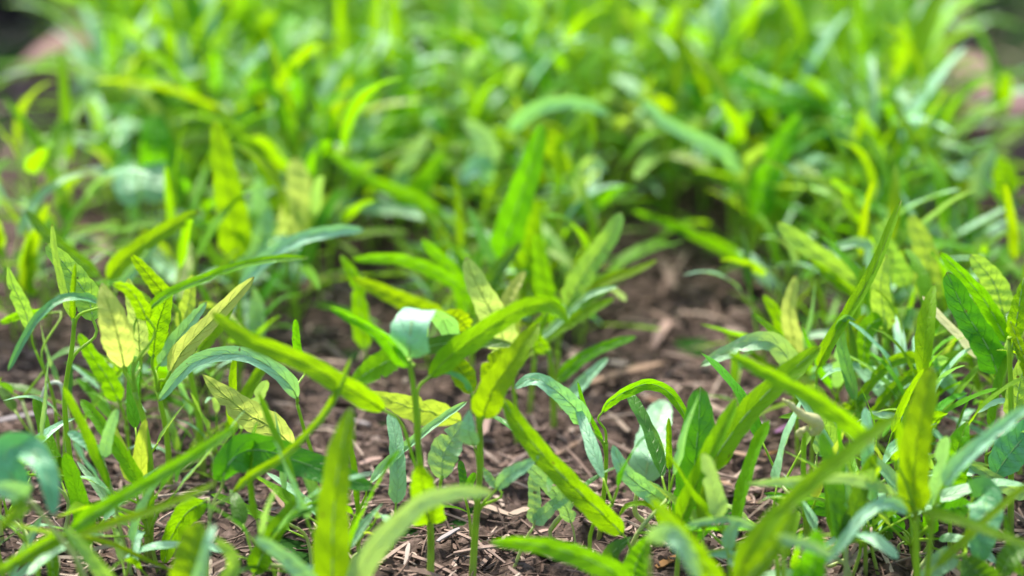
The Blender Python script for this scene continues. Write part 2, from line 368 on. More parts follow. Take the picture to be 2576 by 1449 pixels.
# single pieces of straw and husk one can pick out
STRAWS = [
 # (x0,y0,x1,y1,width px,kind,label)
 (1425, 991, 1668, 930, 20, 'tan', 'long tan straw lying level behind the arching leaf right of centre'),
 (1790, 1183, 1942, 1285, 20, 'tan', 'stout tan stick slanting over the dark hollow in the mulch'),
 (968, 1196, 1046, 1230, 15, 'pale', 'pale straw behind the stem of the tall centre seedling'),
 (1100, 1381, 1156, 1350, 14, 'grey', 'bluish grey straw chip between the two centre stems'),
 (1017, 1434, 1030, 1372, 11, 'white', 'short whitish straw pointing up beside the left centre stem'),
 (1179, 1270, 1290, 1303, 17, 'pale', 'pale straw passing behind the thick right centre stem'),
 (1284, 1302, 1334, 1288, 19, 'pale', 'blunt pale chip left of the forked seed leaf'),
 (1343, 1341, 1388, 1332, 13, 'pink', 'small pinkish chip right under the forked seed leaf'),
 (946, 1418, 990, 1412, 11, 'tan', 'short tan straw at the foot of the hanging mint leaf'),
 (640, 1430, 708, 1424, 11, 'pale', 'pale straw at the bottom edge left of the broad dark leaf'),
 (325, 1368, 358, 1346, 16, 'pink', 'pinkish straw chip under the long slanting leaf at left'),
 (345, 1452, 343, 1418, 14, 'white', 'whitish straw stub upright at the bottom left edge'),
 (-10, 1085, 142, 1064, 17, 'grey', 'long greyish stick on the soil at the left edge'),
 (1768, 1030, 1840, 1056, 22, 'pale', 'pale flat straw behind the sharp dark upright leaf'),
 (1790, 1352, 1803, 1408, 13, 'white', 'whitish splinter standing right of the dark upright leaf'),
 (1231, 1035, 1221, 1115, 26, 'pink', 'curled pinkish bark strip just right of the centre stem'),
 (1345, 1386, 1392, 1414, 22, 'pink', 'pinkish bark flake at the bottom right of centre'),
 (1650, 655, 1712, 765, 24, 'pink', 'long blurred pink strip in the bare soil patch'),
 (1530, 898, 1582, 905, 26, 'white', 'blurred white husk lying on the bare soil patch'),
 (1640, 868, 1684, 812, 26, 'pink', 'blurred pinkish chip near the middle of the bare patch'),
 (760, 752, 860, 716, 30, 'tan', 'broad blurred tan chip left of the long narrow leaf'),
 (180, 572, 252, 600, 34, 'brown', 'blurred brown bark piece in the gap at upper left'),
 (246, 612, 280, 655, 34, 'pink', 'blurred pinkish husk under the crossing leaves at left'),
 (1949, 1112, 1990, 1090, 10, 'purple', 'small purple petal on the mulch by the pale bud'),
 (1923, 1160, 1963, 1150, 10, 'orange', 'small orange withered leaflet on the mulch at right'),
 (1870, 1128, 1935, 1118, 15, 'pink', 'pinkish straw just left of the purple petal'),
 (1880, 1090, 1930, 1060, 16, 'grey', 'grey straw above the purple petal'),
 (1835, 1150, 1925, 1172, 13, 'tan', 'thin tan straw beside the orange leaflet'),
 (1530, 1050, 1580, 1095, 15, 'pale', 'pale chip under the arching leaf right of centre'),
 (1395, 1150, 1470, 1112, 14, 'tan', 'tan straw behind the two-tone slanting leaf'),
 (680, 1240, 722, 1290, 14, 'tan', 'tan splinter below the dark shadowed leaf'),
 (730, 1330, 772, 1270, 13, 'pink', 'pinkish splinter leaning between the lower left leaves'),
 (880, 1060, 930, 1072, 20, 'grey', 'greyish chip behind the blurred front leaf'),
 (905, 1180, 960, 1165, 16, 'pink', 'pink chip between the front leaf and the centre stem'),
 (2060, 1360, 2110, 1392, 17, 'tan', 'tan bark chip below the dark forked leaves at right'),
 (2125, 1225, 2165, 1258, 30, 'tan', 'rounded tan bark piece behind the dark forked leaves'),
 (2195, 1175, 2240, 1215, 14, 'grey', 'grey straw behind the upright yellow-green leaf'),
 (1935, 1420, 1990, 1440, 16, 'pale', 'pale straw in the bottom right foreground'),
 (1650, 1440, 1700, 1415, 20, 'orange', 'brown bark scrap at the bottom right of centre'),
 (40, 985, 130, 1010, 18, 'brown', 'brown bark sliver on the soil left of the hooked stalk'),
 (60, 1150, 145, 1160, 14, 'pink', 'pinkish straw under the hooked withered stalk'),
 (190, 1060, 300, 1035, 16, 'brown', 'brown stick behind the tall left stem'),
 (1600, 1010, 1660, 1020, 14, 'brown', 'brown sliver under the arch of the curved leaf'),
 (2180, 880, 2240, 905, 24, 'grey', 'blurred grey chip in the gap among the right seedlings'),
]
for i, (x0, y0, x1, y1, wp, kd, lb) in enumerate(STRAWS):
    a, b = ground_at(x0, y0), ground_at(x1, y1); c = (a+b)/2; d = b-a; sc = depth(c)/FPX
    rs = random.Random(i); ln = d.length
    if abs(y1-y0) > abs(x1-x0): ln = min(ln, 0.035)      # steep ones lean up instead of running back
    random.seed(i)
    V, F = flake_geo(Vector((0, 0, 0)), 0, ln, wp*sc, max(0.0006, wp*sc*0.22), 0.10 if kd != 'pink' else 0.22, 0, rs.uniform(-0.2, 0.3))
    # outline bevel: a ridge along the top keeps it from looking like a slab
    o = mesh_obj('straw' if kd not in ('purple', 'orange', 'white') else {'purple': 'petal', 'orange': 'dry_leaflet', 'white': 'husk'}[kd], V, F, SM[kd], smooth=False)
    lean = 0.10 if abs(y1-y0) > abs(x1-x0) else 0.03
    o.location = (c.x, c.y, gz(c.x, c.y)+0.0025+lean*ln*0.45)
    o.rotation_euler = (0, -lean if d.y > 0 else lean, math.atan2(d.y, d.x))
    tag(o, lb, 'straw' if kd not in ('purple', 'orange') else ('petal' if kd == 'purple' else 'dry leaf'), 'straw pieces on the mulch')

# ------------------------------------------------------------------ seedlings read off the photograph one by one
# pixel points (2576-wide picture) are set at real distances: (x, y, dY) with dY metres behind the plant's base
LIST = []
def P(label, base, stem=None, r=1.25, pale=False, leaves=(), group='seedlings in the near half of the bed', forks=()):
    LIST.append((label, base, stem, r, pale, leaves, group, forks))
def Lf(pts, w, k='g', f='lance', roll=0, a=1.0, cup=0.25, wav=0.05, rib=True, side=None): return dict(side=side, pts=pts, w=w, k=k, f=f, roll=roll, a=a, cup=cup, wav=wav, rib=rib)
# -- centre
P('tall centre seedling with a folded mint leaf at its top', (1081, 1462),
  [(1081, 1462, 0), (1083, 1330, 0), (1062, 1200, 0), (1051, 1116, 0), (1047, 1050, 0), (1039, 965, 0), (1029, 905, 0)], 1.35, leaves=[
  Lf([(1029, 900, 0), (1030, 862, -.004), (1035, 818, -.003), (1052, 789, .004), (1082, 786, .014), (1112, 806, .022), (1132, 845, .026), (1142, 892, .024)], 108, 'm', 'lance', 0, cup=0.10, side=(.85, -.42, .12)),
  Lf([(1026, 925, 0), (985, 868, -.004), (940, 829, -.008), (880, 797, -.01), (827, 771, -.012)], 44, 'g', 'lance', (28, 10), .97, cup=.7),
  Lf([(1034, 915, .006), (1000, 900, .010), (945, 925, .006), (900, 955, 0), (872, 978, -.004)], 66, 'g', 'oval', (-10, 5), .96, cup=.2),
  Lf([(1036, 892, .008), (1080, 872, .012), (1150, 860, .014), (1220, 862, .014), (1292, 868, .014)], 46, 'd', 'lance', (25, 20), .98),
  Lf([(1080, 950, .004), (1135, 893, .004), (1220, 832, .002), (1300, 782, 0), (1366, 764, -.004), (1412, 787, -.012), (1438, 827, -.016)], 62, 'y', 'lance', (6, -16), .62, cup=.18),
  Lf([(968, 1034, -.006), (930, 1008, -.010), (850, 960, -.014), (750, 905, -.016), (640, 862, -.016), (570, 815, -.014), (531, 784, -.014)], 62, 'y', 'strap', (10, 0), .42, cup=.35, wav=.1),
  Lf([(1080, 1318, -.006), (1072, 1270, -.014), (1062, 1215, -.021), (1056, 1168, -.027)], 90, 'y', 'lance', 0, .22, cup=.3)])
P('sturdy centre seedling with two broad upright yellow-green leaves', (1186, 1452),
  [(1186, 1452, 0), (1196, 1330, 0), (1206, 1210, 0), (1208, 1098, 0), (1200, 1035, 0), (1190, 998, 0)], 1.35, leaves=[
  Lf([(1214, 1054, -.004), (1236, 985, -.006), (1290, 905, -.004), (1330, 850, 0), (1356, 815, .004)], 80, 'y', 'lance', (-8, 14), .78, cup=.35),
  Lf([(1216, 968, .008), (1246, 915, .012), (1300, 872, .018)], 56, 'y', 'oval', 0, .95),
  Lf([(1192, 1122, -.004), (1179, 1085, -.008), (1181, 1030, -.006)], 46, 'm', 'oval', 20, .55, cup=.2),
  Lf([(1112, 1206, .014), (1114, 1150, .016), (1140, 1100, .020), (1170, 1058, .024)], 76, 'm', 'oval', (5, -10), .45, cup=.15),
  Lf([(1186, 986, .002), (1165, 953, .002), (1135, 938, .002), (1103, 934, .004)], 17, 't', 'strap', 20, 1.0, rib=False),
  Lf([(1187, 992, .010), (1168, 945, .014), (1128, 885, .020)], 62, 'y', 'oval', 15, .98),
  Lf([(1249, 1230, -.004), (1275, 1200, -.008), (1320, 1173, -.010), (1357, 1147, -.010)], 40, 'm', 'oval', 15, .36, cup=.2),
  Lf([(1250, 1228, 0), (1228, 1196, .004), (1215, 1175, .006)], 26, 'm', 'oval', 30, .36, rib=False)])
P('narrow seedling whose straight ribbon leaf slants behind the centre stem', (866, 1390),
  [(866, 1390, 0), (885, 1325, 0), (912, 1265, 0)], .8, leaves=[
  Lf([(931, 1217, 0), (985, 1160, .006), (1080, 1080, .012), (1176, 1010, .018)], 34, 'm', 'strap', (32, 24), cup=.7)])
P('pale veined yellow leaf standing up behind the centre seedlings', (1300, 1115),
  [(1300, 1115, 0), (1296, 1010, 0), (1282, 930, 0)], 1.1, leaves=[
  Lf([(1275, 903, 0), (1258, 830, -.004), (1214, 742, -.004), (1188, 688, 0), (1172, 647, .004)], 84, 'p', 'lance', (0, 12), cup=.12),
  Lf([(1262, 800, .012), (1285, 740, .016), (1320, 682, .022)], 40, 'p', 'lance', 20, .9),
  Lf([(1180, 830, -.004), (1150, 800, -.006), (1110, 790, -.006)], 54, 'y', 'oval', 10, .95)])
P('light green seedling leaf lying level behind the centre stem', (1215, 1190),
  [(1215, 1190, 0), (1205, 1130, 0), (1175, 1075, 0)], 1.0, leaves=[
  Lf([(1160, 1062, 0), (1100, 1040, -.006), (1020, 1020, -.008), (930, 986, -.008)], 76, 'l', 'oval', (30, 20), cup=.15)])
P('seedling bearing an arched mint leaf and a pale veined drooping leaf', (800, 1262),
  [(800, 1262, 0), (786, 1150, 0), (768, 1090, 0), (748, 1018, 0)], .95, leaves=[
  Lf([(749, 1004, 0), (722, 960, -.004), (655, 908, -.006), (590, 890, -.008), (530, 897, -.010), (470, 925, -.010), (398, 1010, -.010)], 48, 'm', 'strap', (-22, -8), cup=.35),
  Lf([(738, 1128, -.012), (692, 1080, -.016), (622, 1040, -.018), (555, 985, -.016), (509, 942, -.016)], 74, 'p', 'oval', (6, -6), .35, cup=.2, wav=.1),
  Lf([(762, 916, .01), (748, 870, .010), (744, 802, .010)], 27, 'g', 'strap', 20, 1.0, rib=False)])
P('seedling with a broad dark green leaf under a crossing ribbon leaf', (515, 1475),
  [(515, 1475, 0), (521, 1390, 0), (527, 1310, 0)], 1.0, pale=True, leaves=[
  Lf([(560, 1212, 0), (570, 1172, -.002), (606, 1138, .004), (664, 1132, .010), (750, 1160, .006), (860, 1200, 0), (943, 1229, -.004)], 92, 'd', 'lance', (-30, 10), cup=.2),
  Lf([(583, 1244, -.008), (640, 1195, -.014), (700, 1160, -.018), (762, 1106, -.018), (812, 1050, -.016), (850, 985, -.014), (886, 896, -.012)], 30, 'g', 'strap', (30, 10), cup=.6),
  Lf([(518, 1260, .004), (470, 1290, .008), (432, 1350, .010), (412, 1418, .010)], 62, 'g', 'lance', (10, 0), cup=.3)])
P('forked green seed leaf on a thin stalk left of the right centre stem', (1188, 1365), [(1188, 1365, 0), (1182, 1310, 0), (1170, 1250, 0)], .7,
  forks=[((1170, 1250), (1157, 1157), (1195, 1188), 30, 'd')])
P('forked mint seed leaf on a thin leaning stalk at lower left', (335, 1445), [(335, 1445, 0), (302, 1327, 0), (283, 1240, 0), (262, 1165, 0)], .75, pale=True,
  forks=[((260, 1152), (171, 1086), (296, 1028), 40, 'm')])
P('forked mint seed leaf under the two-tone slanting leaf', (1285, 1425), [(1285, 1425, 0), (1318, 1365, 0), (1343, 1325, 0)], .75, pale=True,
  forks=[((1343, 1318), (1338, 1188), (1440, 1240), 46, 'm')])
# -- left
P('long green leaf slanting up across the lower left corner', (225, 1600),
  [(225, 1600, 0), (205, 1455, 0), (168, 1345, 0)], 1.1, leaves=[
  Lf([(175, 1334, 0), (240, 1292, -.004), (330, 1240, -.006), (430, 1182, -.004), (530, 1118, .002), (603, 1065, .008)], 46, 'g', 'strap', (24, 8), cup=.5),
  Lf([(160, 1345, 0), (100, 1375, -.012), (30, 1418, -.022), (-60, 1465, -.03)], 46, 'g', 'lance', (20, 20), .98, cup=.4),
  Lf([(195, 1348, -.006), (280, 1318, -.012), (390, 1282, -.014), (490, 1242, -.012), (545, 1212, -.008)], 28, 'y', 'strap', 20, .97, cup=.4),
  Lf([(150, 1345, -.002), (80, 1330, -.006), (18, 1316, -.008)], 14, 'l', 'strap', 20, .96, rib=False),
  Lf([(185, 1350, .004), (270, 1365, .010), (350, 1400, .014), (438, 1438, .016)], 16, 'y', 'strap', 20, .96, rib=False)])
P('blurred leaning stem with an arching blue-green leaf at the left edge', (250, 1640),
  [(250, 1640, 0), (215, 1455, 0), (140, 1340, 0), (75, 1258, 0)], 1.1, pale=True, leaves=[
  Lf([(70, 1245, 0), (10, 1170, .004), (30, 1122, .008), (80, 1135, .004), (118, 1195, -.004), (133, 1300, -.012)], 82, 't', 'lance', (-10, 30), cup=.3),
  Lf([(72, 1252, -.004), (30, 1235, -.012), (-30, 1225, -.016)], 62, 'm', 'lance', 0, 1.0),
  Lf([(66, 1262, -.01), (40, 1290, -.018), (0, 1330, -.024)], 40, 'y', 'lance', 10, .95)])
P('narrow mint leaf standing at the bottom left edge', (10, 1520), [(10, 1520, 0), (18, 1460, 0)], .8, leaves=[
  Lf([(22, 1452, 0), (60, 1385, 0), (104, 1300, .004)], 26, 'm', 'strap', 15, cup=.3),
  Lf([(20, 1470, 0), (70, 1430, .004), (140, 1370, .008)], 22, 'm', 'strap', 25, .9)])
P('small green leaf drooping at the bottom left edge', (90, 1530), [(90, 1530, 0), (98, 1440, 0), (104, 1412, 0)], .8, leaves=[
  Lf([(100, 1400, 0), (130, 1410, -.006), (134, 1470, -.012)], 44, 'g', 'lance', 10)])
P('blurred pale ribbon leaf crossing the bottom left foreground', (330, 1720), [(330, 1720, 0), (320, 1560, 0)], 1.2, leaves=[
  Lf([(318, 1530, 0), (250, 1430, 0), (160, 1322, .006)], 46, 'l', 'lance', 15)])
P('blurred bright yellow-green leaf in the bottom left foreground', (478, 1700), [(478, 1700, 0), (480, 1560, 0)], 1.4, leaves=[
  Lf([(480, 1530, 0), (478, 1440, 0), (485, 1370, .004), (505, 1312, .008)], 110, 'y', 'lance', 5),
  Lf([(486, 1520, -.01), (520, 1380, -.012), (540, 1318, -.006)], 40, 'm', 'lance', 30),
  Lf([(520, 1530, .01), (590, 1420, .010), (540, 1350, .012)], 50, 'l', 'lance', 20)])
P('tall thin seedling with narrow upright tip near the left edge', (200, 1312),
  [(200, 1312, 0), (186, 1210, 0), (172, 1120, 0), (163, 1000, 0), (182, 870, 0), (187, 800, 0)], 1.2, leaves=[
  Lf([(186, 805, 0), (186, 740, 0), (191, 662, .002)], 22, 'g', 'strap', 30, cup=.6, rib=False),
  Lf([(234, 808, .014), (222, 750, .018), (175, 680, .022), (116, 612, .026)], 72, 'l', 'lance', (0, 12), .72),
  Lf([(180, 800, .006), (158, 720, .008), (140, 640, .010), (131, 562, .012)], 24, 'l', 'strap', 25, .97, rib=False),
  Lf([(254, 762, -.004), (205, 748, -.010), (150, 755, -.014), (95, 800, -.018), (50, 872, -.022), (20, 934, -.024)], 28, 't', 'strap', (-40, -10), .95, cup=.4)])
P('pale spoon-shaped leaf on a thin stalk at the left edge', (150, 1190), [(150, 1190, 0), (140, 1040, 0), (122, 960, 0), (88, 880, 0)], .8, leaves=[
  Lf([(78, 838, 0), (62, 780, 0), (34, 720, 0), (19, 668, 0)], 40, 'l', 'oval', 10, cup=.3),
  Lf([(120, 790, .02), (60, 790, .02), (0, 812, .02)], 30, 'y', 'strap', 20, .8)])
P('large pale yellow veined leaf standing left of centre', (372, 1392), [(372, 1392, 0), (379, 1190, 0), (362, 1060, 0), (338, 985, 0)], 1.5, leaves=[
  Lf([(313, 926, 0), (300, 862, -.004), (281, 790, -.004), (264, 742, 0), (255, 712, .004)], 82, 'p', 'oval', (0, 15), cup=.15),
  Lf([(352, 900, .012), (345, 800, .014), (322, 700, .018)], 56, 'p', 'lance', 20, .98),
  Lf([(372, 806, .008), (345, 752, .006), (316, 722, .004), (283, 714, .0)], 44, 'g', 'lance', (0, 20), .95),
  Lf([(370, 782, .010), (420, 742, .006), (500, 708, .004), (600, 670, .002), (700, 652, .0), (776, 650, -.002)], 32, 'g', 'strap', (34, 25), .97, cup=.5)])
P('seedling with a long yellow leaf and two veined green leaves, left', (428, 1235), [(428, 1235, 0), (420, 1100, 0), (398, 985, 0)], 1.4, leaves=[
  Lf([(426, 940, -.006), (462, 880, -.006), (540, 800, -.002), (640, 696, .004)], 52, 'p', 'lance', (15, 5), cup=.35),
  Lf([(385, 900, 0), (395, 820, 0), (430, 722, 0)], 62, 'y', 'oval', 0, cup=.3),
  Lf([(400, 920, .008), (450, 850, .008), (520, 760, .008)], 46, 'm', 'lance', 20)])
P('green broad leaf leaning left behind the thin left stems', (330, 1170), [(330, 1170, 0), (318, 1070, 0)], 1.3, leaves=[
  Lf([(300, 1012, 0), (270, 950, 0), (232, 895, 0), (198, 838, 0)], 52, 'g', 'lance', 10),
  Lf([(330, 1040, .01), (340, 980, .012), (352, 905, .016)], 40, 'g', 'lance', 25)])
P('stout blurred stem at left with crossing yellow-green leaves', (508, 1175), [(508, 1175, 0), (500, 1050, 0), (470, 900, 0)], 1.6, leaves=[
  Lf([(430, 760, 0), (385, 705, 0), (330, 640, 0)], 44, 'y', 'lance', 10, 1.0),
  Lf([(455, 830, .01), (475, 760, .01), (485, 690, .01)], 46, 'l', 'lance', 20),
  Lf([(500, 880, .01), (560, 800, .01), (600, 720, .01)], 46, 'y', 'lance', 20)])
P('yellow-green leaf crossing over the dark leaf at upper left', (340, 1010), [(340, 1010, 0), (320, 880, 0), (288, 770, 0)], 1.3, leaves=[
  Lf([(270, 705, 0), (315, 650, 0), (400, 590, 0), (502, 530, .004)], 52, 'y', 'strap', 10, cup=.3),
  Lf([(250, 698, .006), (190, 650, .006), (120, 590, .006), (66, 528, .008)], 48, 'd', 'lance', (30, 10)),
  Lf([(300, 720, .006), (370, 640, .006), (410, 570, .008)], 34, 'm', 'strap', 20)])
# -- front centre, out of focus
P('large blurred green leaf standing upright in the front centre', (838, 1640), [(838, 1640, 0), (838, 1540, 0)], 1.4, leaves=[
  Lf([(838, 1530, 0), (836, 1420, -.002), (838, 1310, -.002), (848, 1200, 0), (864, 1105, .004), (886, 1022, .008)], 100, 'g', 'lance', (4, 18), cup=.22)])
P('blurred mint leaf arching right across the front of the centre stem', (868, 1660), [(868, 1660, 0), (872, 1560, 0)], 1.3, leaves=[
  Lf([(880, 1510, 0), (915, 1420, -.006), (975, 1340, -.010), (1060, 1265, -.010), (1150, 1238, -.006), (1245, 1240, 0)], 70, 'm', 'lance', (-14, -30), cup=.2)])
P('green leaf pointing up right at the bottom left of centre', (628, 1530), [(628, 1530, 0), (634, 1460, 0)], 1.0, leaves=[
  Lf([(640, 1445, 0), (668, 1380, 0), (712, 1310, .002), (767, 1248, .006)], 60, 'g', 'lance', (10, 25), cup=.3)])
P('blurred mint ribbon leaf crossing the bottom left foreground', (800, 1680), [(800, 1680, 0), (800, 1520, 0)], 1.0, leaves=[
  Lf([(798, 1480, 0), (740, 1420, 0), (690, 1380, 0), (640, 1350, 0)], 50, 'm', 'lance', 20)])
# -- right of centre
P('seedling with a mint leaf at left and a high arched leaf at right', (1506, 1340),
  [(1506, 1340, 0), (1519, 1245, 0), (1525, 1160, 0), (1525, 1115, 0)], 1.05, leaves=[
  Lf([(1478, 1070, 0), (1442, 1022, -.004), (1392, 978, -.006), (1342, 953, -.004), (1292, 977, -.004)], 52, 'm', 'lance', (10, -20), .88, cup=.2),
  Lf([(1514, 1040, 0), (1535, 1008, 0), (1606, 970, .004), (1648, 968, .008), (1682, 986, .008), (1712, 1024, .006), (1731, 1064, .004)], 38, 'g', 'strap', (-50, 10), 1.0, cup=.4),
  Lf([(1517, 1112, 0), (1490, 1060, .002), (1470, 1020, .004), (1453, 960, .006)], 14, 'g', 'strap', 10, 1.0, rib=False)])
P('pale green wavy leaf lying down beside a thin bud stalk', (1690, 1385), [(1690, 1385, 0), (1690, 1330, 0), (1686, 1290, 0)], .8, leaves=[
  Lf([(1682, 1270, 0), (1650, 1248, -.006), (1605, 1218, -.010), (1566, 1178, -.010), (1541, 1119, -.006)], 56, 'm', 'lance', (-6, 6), cup=.3, wav=.12),
  Lf([(1684, 1182, .004), (1684, 1120, .004), (1683, 1050, .006)], 21, 'g', 'strap', 15, 1.0, cup=.5, rib=False),
  Lf([(1664, 1326, -.004), (1650, 1286, -.008), (1622, 1267, -.01), (1580, 1272, -.012), (1557, 1298, -.012)], 20, 'y', 'strap', (-30, -30), .3, rib=False)])
P('soft-focus leaf, mint below and yellow-green above, right of centre', (1618, 1236), [(1618, 1236, 0), (1622, 1222, 0)], 1.2, leaves=[
  Lf([(1622, 1216, 0), (1632, 1150, .004), (1645, 1090, .020), (1660, 1040, .036), (1673, 1004, .044)], 94, 'm', 'strap', (0, 10), cup=.12)])
P('sharp dark green leaf standing upright right of centre', (1728, 1420), [(1728, 1420, 0), (1732, 1385, 0)], 1.2, leaves=[
  Lf([(1733, 1372, 0), (1738, 1290, 0), (1746, 1180, 0), (1757, 1070, .002), (1762, 972, .006)], 108, 'd', 'strap', (-4, 4), cup=.22, wav=.04)])
P('narrow yellow-green leaf leaning in front of the dark upright leaf', (1700, 1480), [(1700, 1480, 0), (1708, 1360, 0)], 1.1, leaves=[
  Lf([(1712, 1320, 0), (1742, 1240, -.002), (1792, 1130, -.002), (1832, 1050, 0), (1855, 1001, .002)], 58, 'y', 'strap', (30, 20), cup=.45)])
P('broad green leaf reaching far up to the right', (1740, 1440), [(1740, 1440, 0), (1750, 1320, 0), (1768, 1230, 0)], 1.1, leaves=[
  Lf([(1780, 1192, 0), (1815, 1128, 0), (1880, 1040, .002), (1965, 955, .004), (2064, 872, .008)], 72, 'g', 'strap', (12, 6), cup=.25)])
P('long two-tone leaf slanting down to the right, centre right', (1600, 1475), [(1600, 1475, 0), (1592, 1410, 0)], 1.0, leaves=[
  Lf([(1566, 1345, 0), (1530, 1306, -.002), (1460, 1240, -.004), (1380, 1160, -.002), (1310, 1075, 0), (1264, 1000, .004)], 74, 'g', 'strap', (20, 0), cup=.5)])
P('mint leaf on a bent stalk beside the forked seed leaf', (1452, 1420), [(1452, 1420, 0), (1447, 1365, 0)], .7, pale=True, leaves=[
  Lf([(1437, 1316, 0), (1420, 1270, 0), (1378, 1220, 0), (1318, 1160, 0)], 44, 'm', 'strap', 10, cup=.2)])
P('pale looped stalk bent low over the mulch right of centre', (1662, 1345), [(1662, 1345, 0), (1625, 1318, 0), (1598, 1290, 0), (1602, 1240, 0)], 1.3, pale=True, leaves=[
  Lf([(1602, 1240, 0), (1600, 1226, 0), (1603, 1206, 0)], 14, 'l', 'oval', 0, rib=False)])
P('blurred green leaf lying level at the bottom right of centre', (1600, 1640), [(1600, 1640, 0), (1600, 1520, 0)], 1.2, leaves=[
  Lf([(1590, 1475, 0), (1520, 1425, 0), (1420, 1385, .002), (1320, 1366, .006), (1230, 1364, .008)], 66, 'g', 'lance', (20, 30))])
P('short green leaf at the bottom edge right of centre', (1590, 1560), [(1590, 1560, 0), (1592, 1500, 0)], 1.0, leaves=[
  Lf([(1594, 1470, 0), (1600, 1420, 0), (1632, 1350, 0)], 66, 'g', 'lance', 10),
  Lf([(1585, 1480, .02), (1540, 1400, .02), (1590, 1350, .02)], 54, 'd', 'oval', 30)])
P('blurred mint leaf arching over in the bottom right foreground', (1640, 1760), [(1640, 1760, 0), (1636, 1520, 0), (1630, 1400, 0)], 1.0, leaves=[
  Lf([(1634, 1362, 0), (1668, 1340, -.004), (1700, 1352, -.008), (1728, 1392, -.012), (1758, 1462, -.014)], 54, 'm', 'lance', (-30, 10))])
P('blurred green leaf slanting down right in the front', (1830, 1720), [(1830, 1720, 0), (1828, 1540, 0)], 1.2, leaves=[
  Lf([(1815, 1490, 0), (1770, 1420, 0), (1710, 1340, 0), (1638, 1250, 0)], 66, 'g', 'lance', (10, 20))])
P('thin blurred mint ribbon lying level in front of the dark leaf', (1960, 1560), [(1960, 1560, 0), (1955, 1400, 0)], .9, leaves=[
  Lf([(1930, 1340, 0), (1860, 1312, 0), (1800, 1308, 0), (1728, 1318, 0)], 26, 'm', 'strap', 20, rib=False)])
P('small mint leaf pair near the bottom edge, right', (1840, 1560), [(1840, 1560, 0), (1835, 1470, 0), (1832, 1400, 0)], .7, leaves=[
  Lf([(1830, 1385, 0), (1836, 1350, 0), (1858, 1310, 0)], 38, 'm', 'oval', 10),
  Lf([(1838, 1400, -.004), (1850, 1410, -.006), (1862, 1380, -.006)], 40, 'm', 'oval', 20)])
# -- right
P('square stem topped by a withered cream bud at right', (2042, 1420), [(2042, 1420, 0), (2026, 1290, 0), (2021, 1180, 0), (2024, 1080, -.002)], 1.25)
P('pair of dark green forked seed leaves on a pale stalk, right', (2128, 1520), [(2128, 1520, 0), (2128, 1440, 0), (2128, 1380, 0)], 1.1, pale=True,
  forks=[((2126, 1374), (2066, 1086), (2203, 1138), 62, 'd')])
P('pale mint veined leaf between the cream bud and the dark fork', (2052, 1330), [(2052, 1330, 0), (2046, 1230, 0), (2054, 1160, 0)], .7, pale=True, leaves=[
  Lf([(2056, 1146, 0), (2080, 1108, 0), (2122, 1066, 0)], 58, 'm', 'oval', 10, cup=.2)])
P('big soft yellow-green leaf standing upright at right', (2310, 1560), [(2310, 1560, 0), (2306, 1400, 0), (2304, 1300, 0)], 1.4, leaves=[
  Lf([(2302, 1290, 0), (2298, 1220, 0), (2306, 1110, 0), (2326, 1010, .002), (2346, 924, .006)], 92, 'y', 'strap', (0, 15), cup=.3),
  Lf([(2195, 1112, -.006), (2132, 1060, -.008), (2040, 996, -.006), (1930, 938, -.002), (1828, 886, .002)], 56, 'y', 'lance', (25, 10), .96, cup=.5),
  Lf([(2258, 1248, -.004), (2195, 1214, -.006), (2100, 1200, -.006), (1990, 1210, -.006), (1878, 1216, -.004)], 38, 'm', 'lance', (40, 30), .97),
  Lf([(2320, 1286, -.01), (2400, 1305, -.02), (2490, 1338, -.03), (2600, 1376, -.04)], 34, 'y', 'strap', 25, .98),
  Lf([(2285, 1288, -.008), (2235, 1266, -.014), (2180, 1290, -.020), (2130, 1350, -.026), (2075, 1420, -.03)], 36, 'm', 'strap', (-30, 0), .98)])
P('dark veined leaf lying level behind the dark fork, right', (2300, 1400), [(2300, 1400, 0), (2290, 1355, 0)], .9, leaves=[
  Lf([(2275, 1335, 0), (2220, 1302, -.002), (2130, 1282, -.002), (2020, 1268, 0), (1922, 1240, .004)], 62, 'd', 'lance', (20, 30), cup=.2),
  Lf([(2240, 1330, .01), (2200, 1380, .01), (2180, 1420, .008)], 44, 'd', 'strap', 20, .8)])
P('blurred green ribbon crossing the bottom right foreground', (1820, 1700), [(1820, 1700, 0), (1835, 1520, 0)], 1.2, leaves=[
  Lf([(1845, 1470, 0), (1900, 1360, 0), (2000, 1250, .002), (2110, 1160, .004), (2260, 1040, .010)], 58, 'y', 'strap', (20, 10)),
  Lf([(1850, 1490, -.01), (1930, 1400, -.012), (1980, 1320, -.012), (2000, 1270, -.01)], 60, 'g', 'lance', 15)])
P('blurred mint bar of a leaf near the bottom edge, far right', (1975, 1760), [(1975, 1760, 0), (1975, 1480, 0), (1970, 1400, 0)], 1.2, leaves=[
  Lf([(1962, 1352, 0), (2000, 1360, -.004), (2050, 1376, -.006), (2095, 1398, -.006)], 34, 'm', 'strap', (-30, -10)),
  Lf([(1990, 1470, .01), (2040, 1440, .012), (2060, 1330, .012)], 80, 'g', 'lance', 10)])
P('tall ribbon leaf leaning up to the right, upper right', (2042, 1200), [(2042, 1200, 0), (2046, 1060, 0), (2053, 965, 0)], 1.0, leaves=[
  Lf([(2057, 926, 0), (2085, 868, -.004), (2145, 773, -.006), (2197, 681, -.004), (2235, 590, 0), (2268, 503, .006)], 42, 'y', 'strap', (25, 30), cup=.35)])
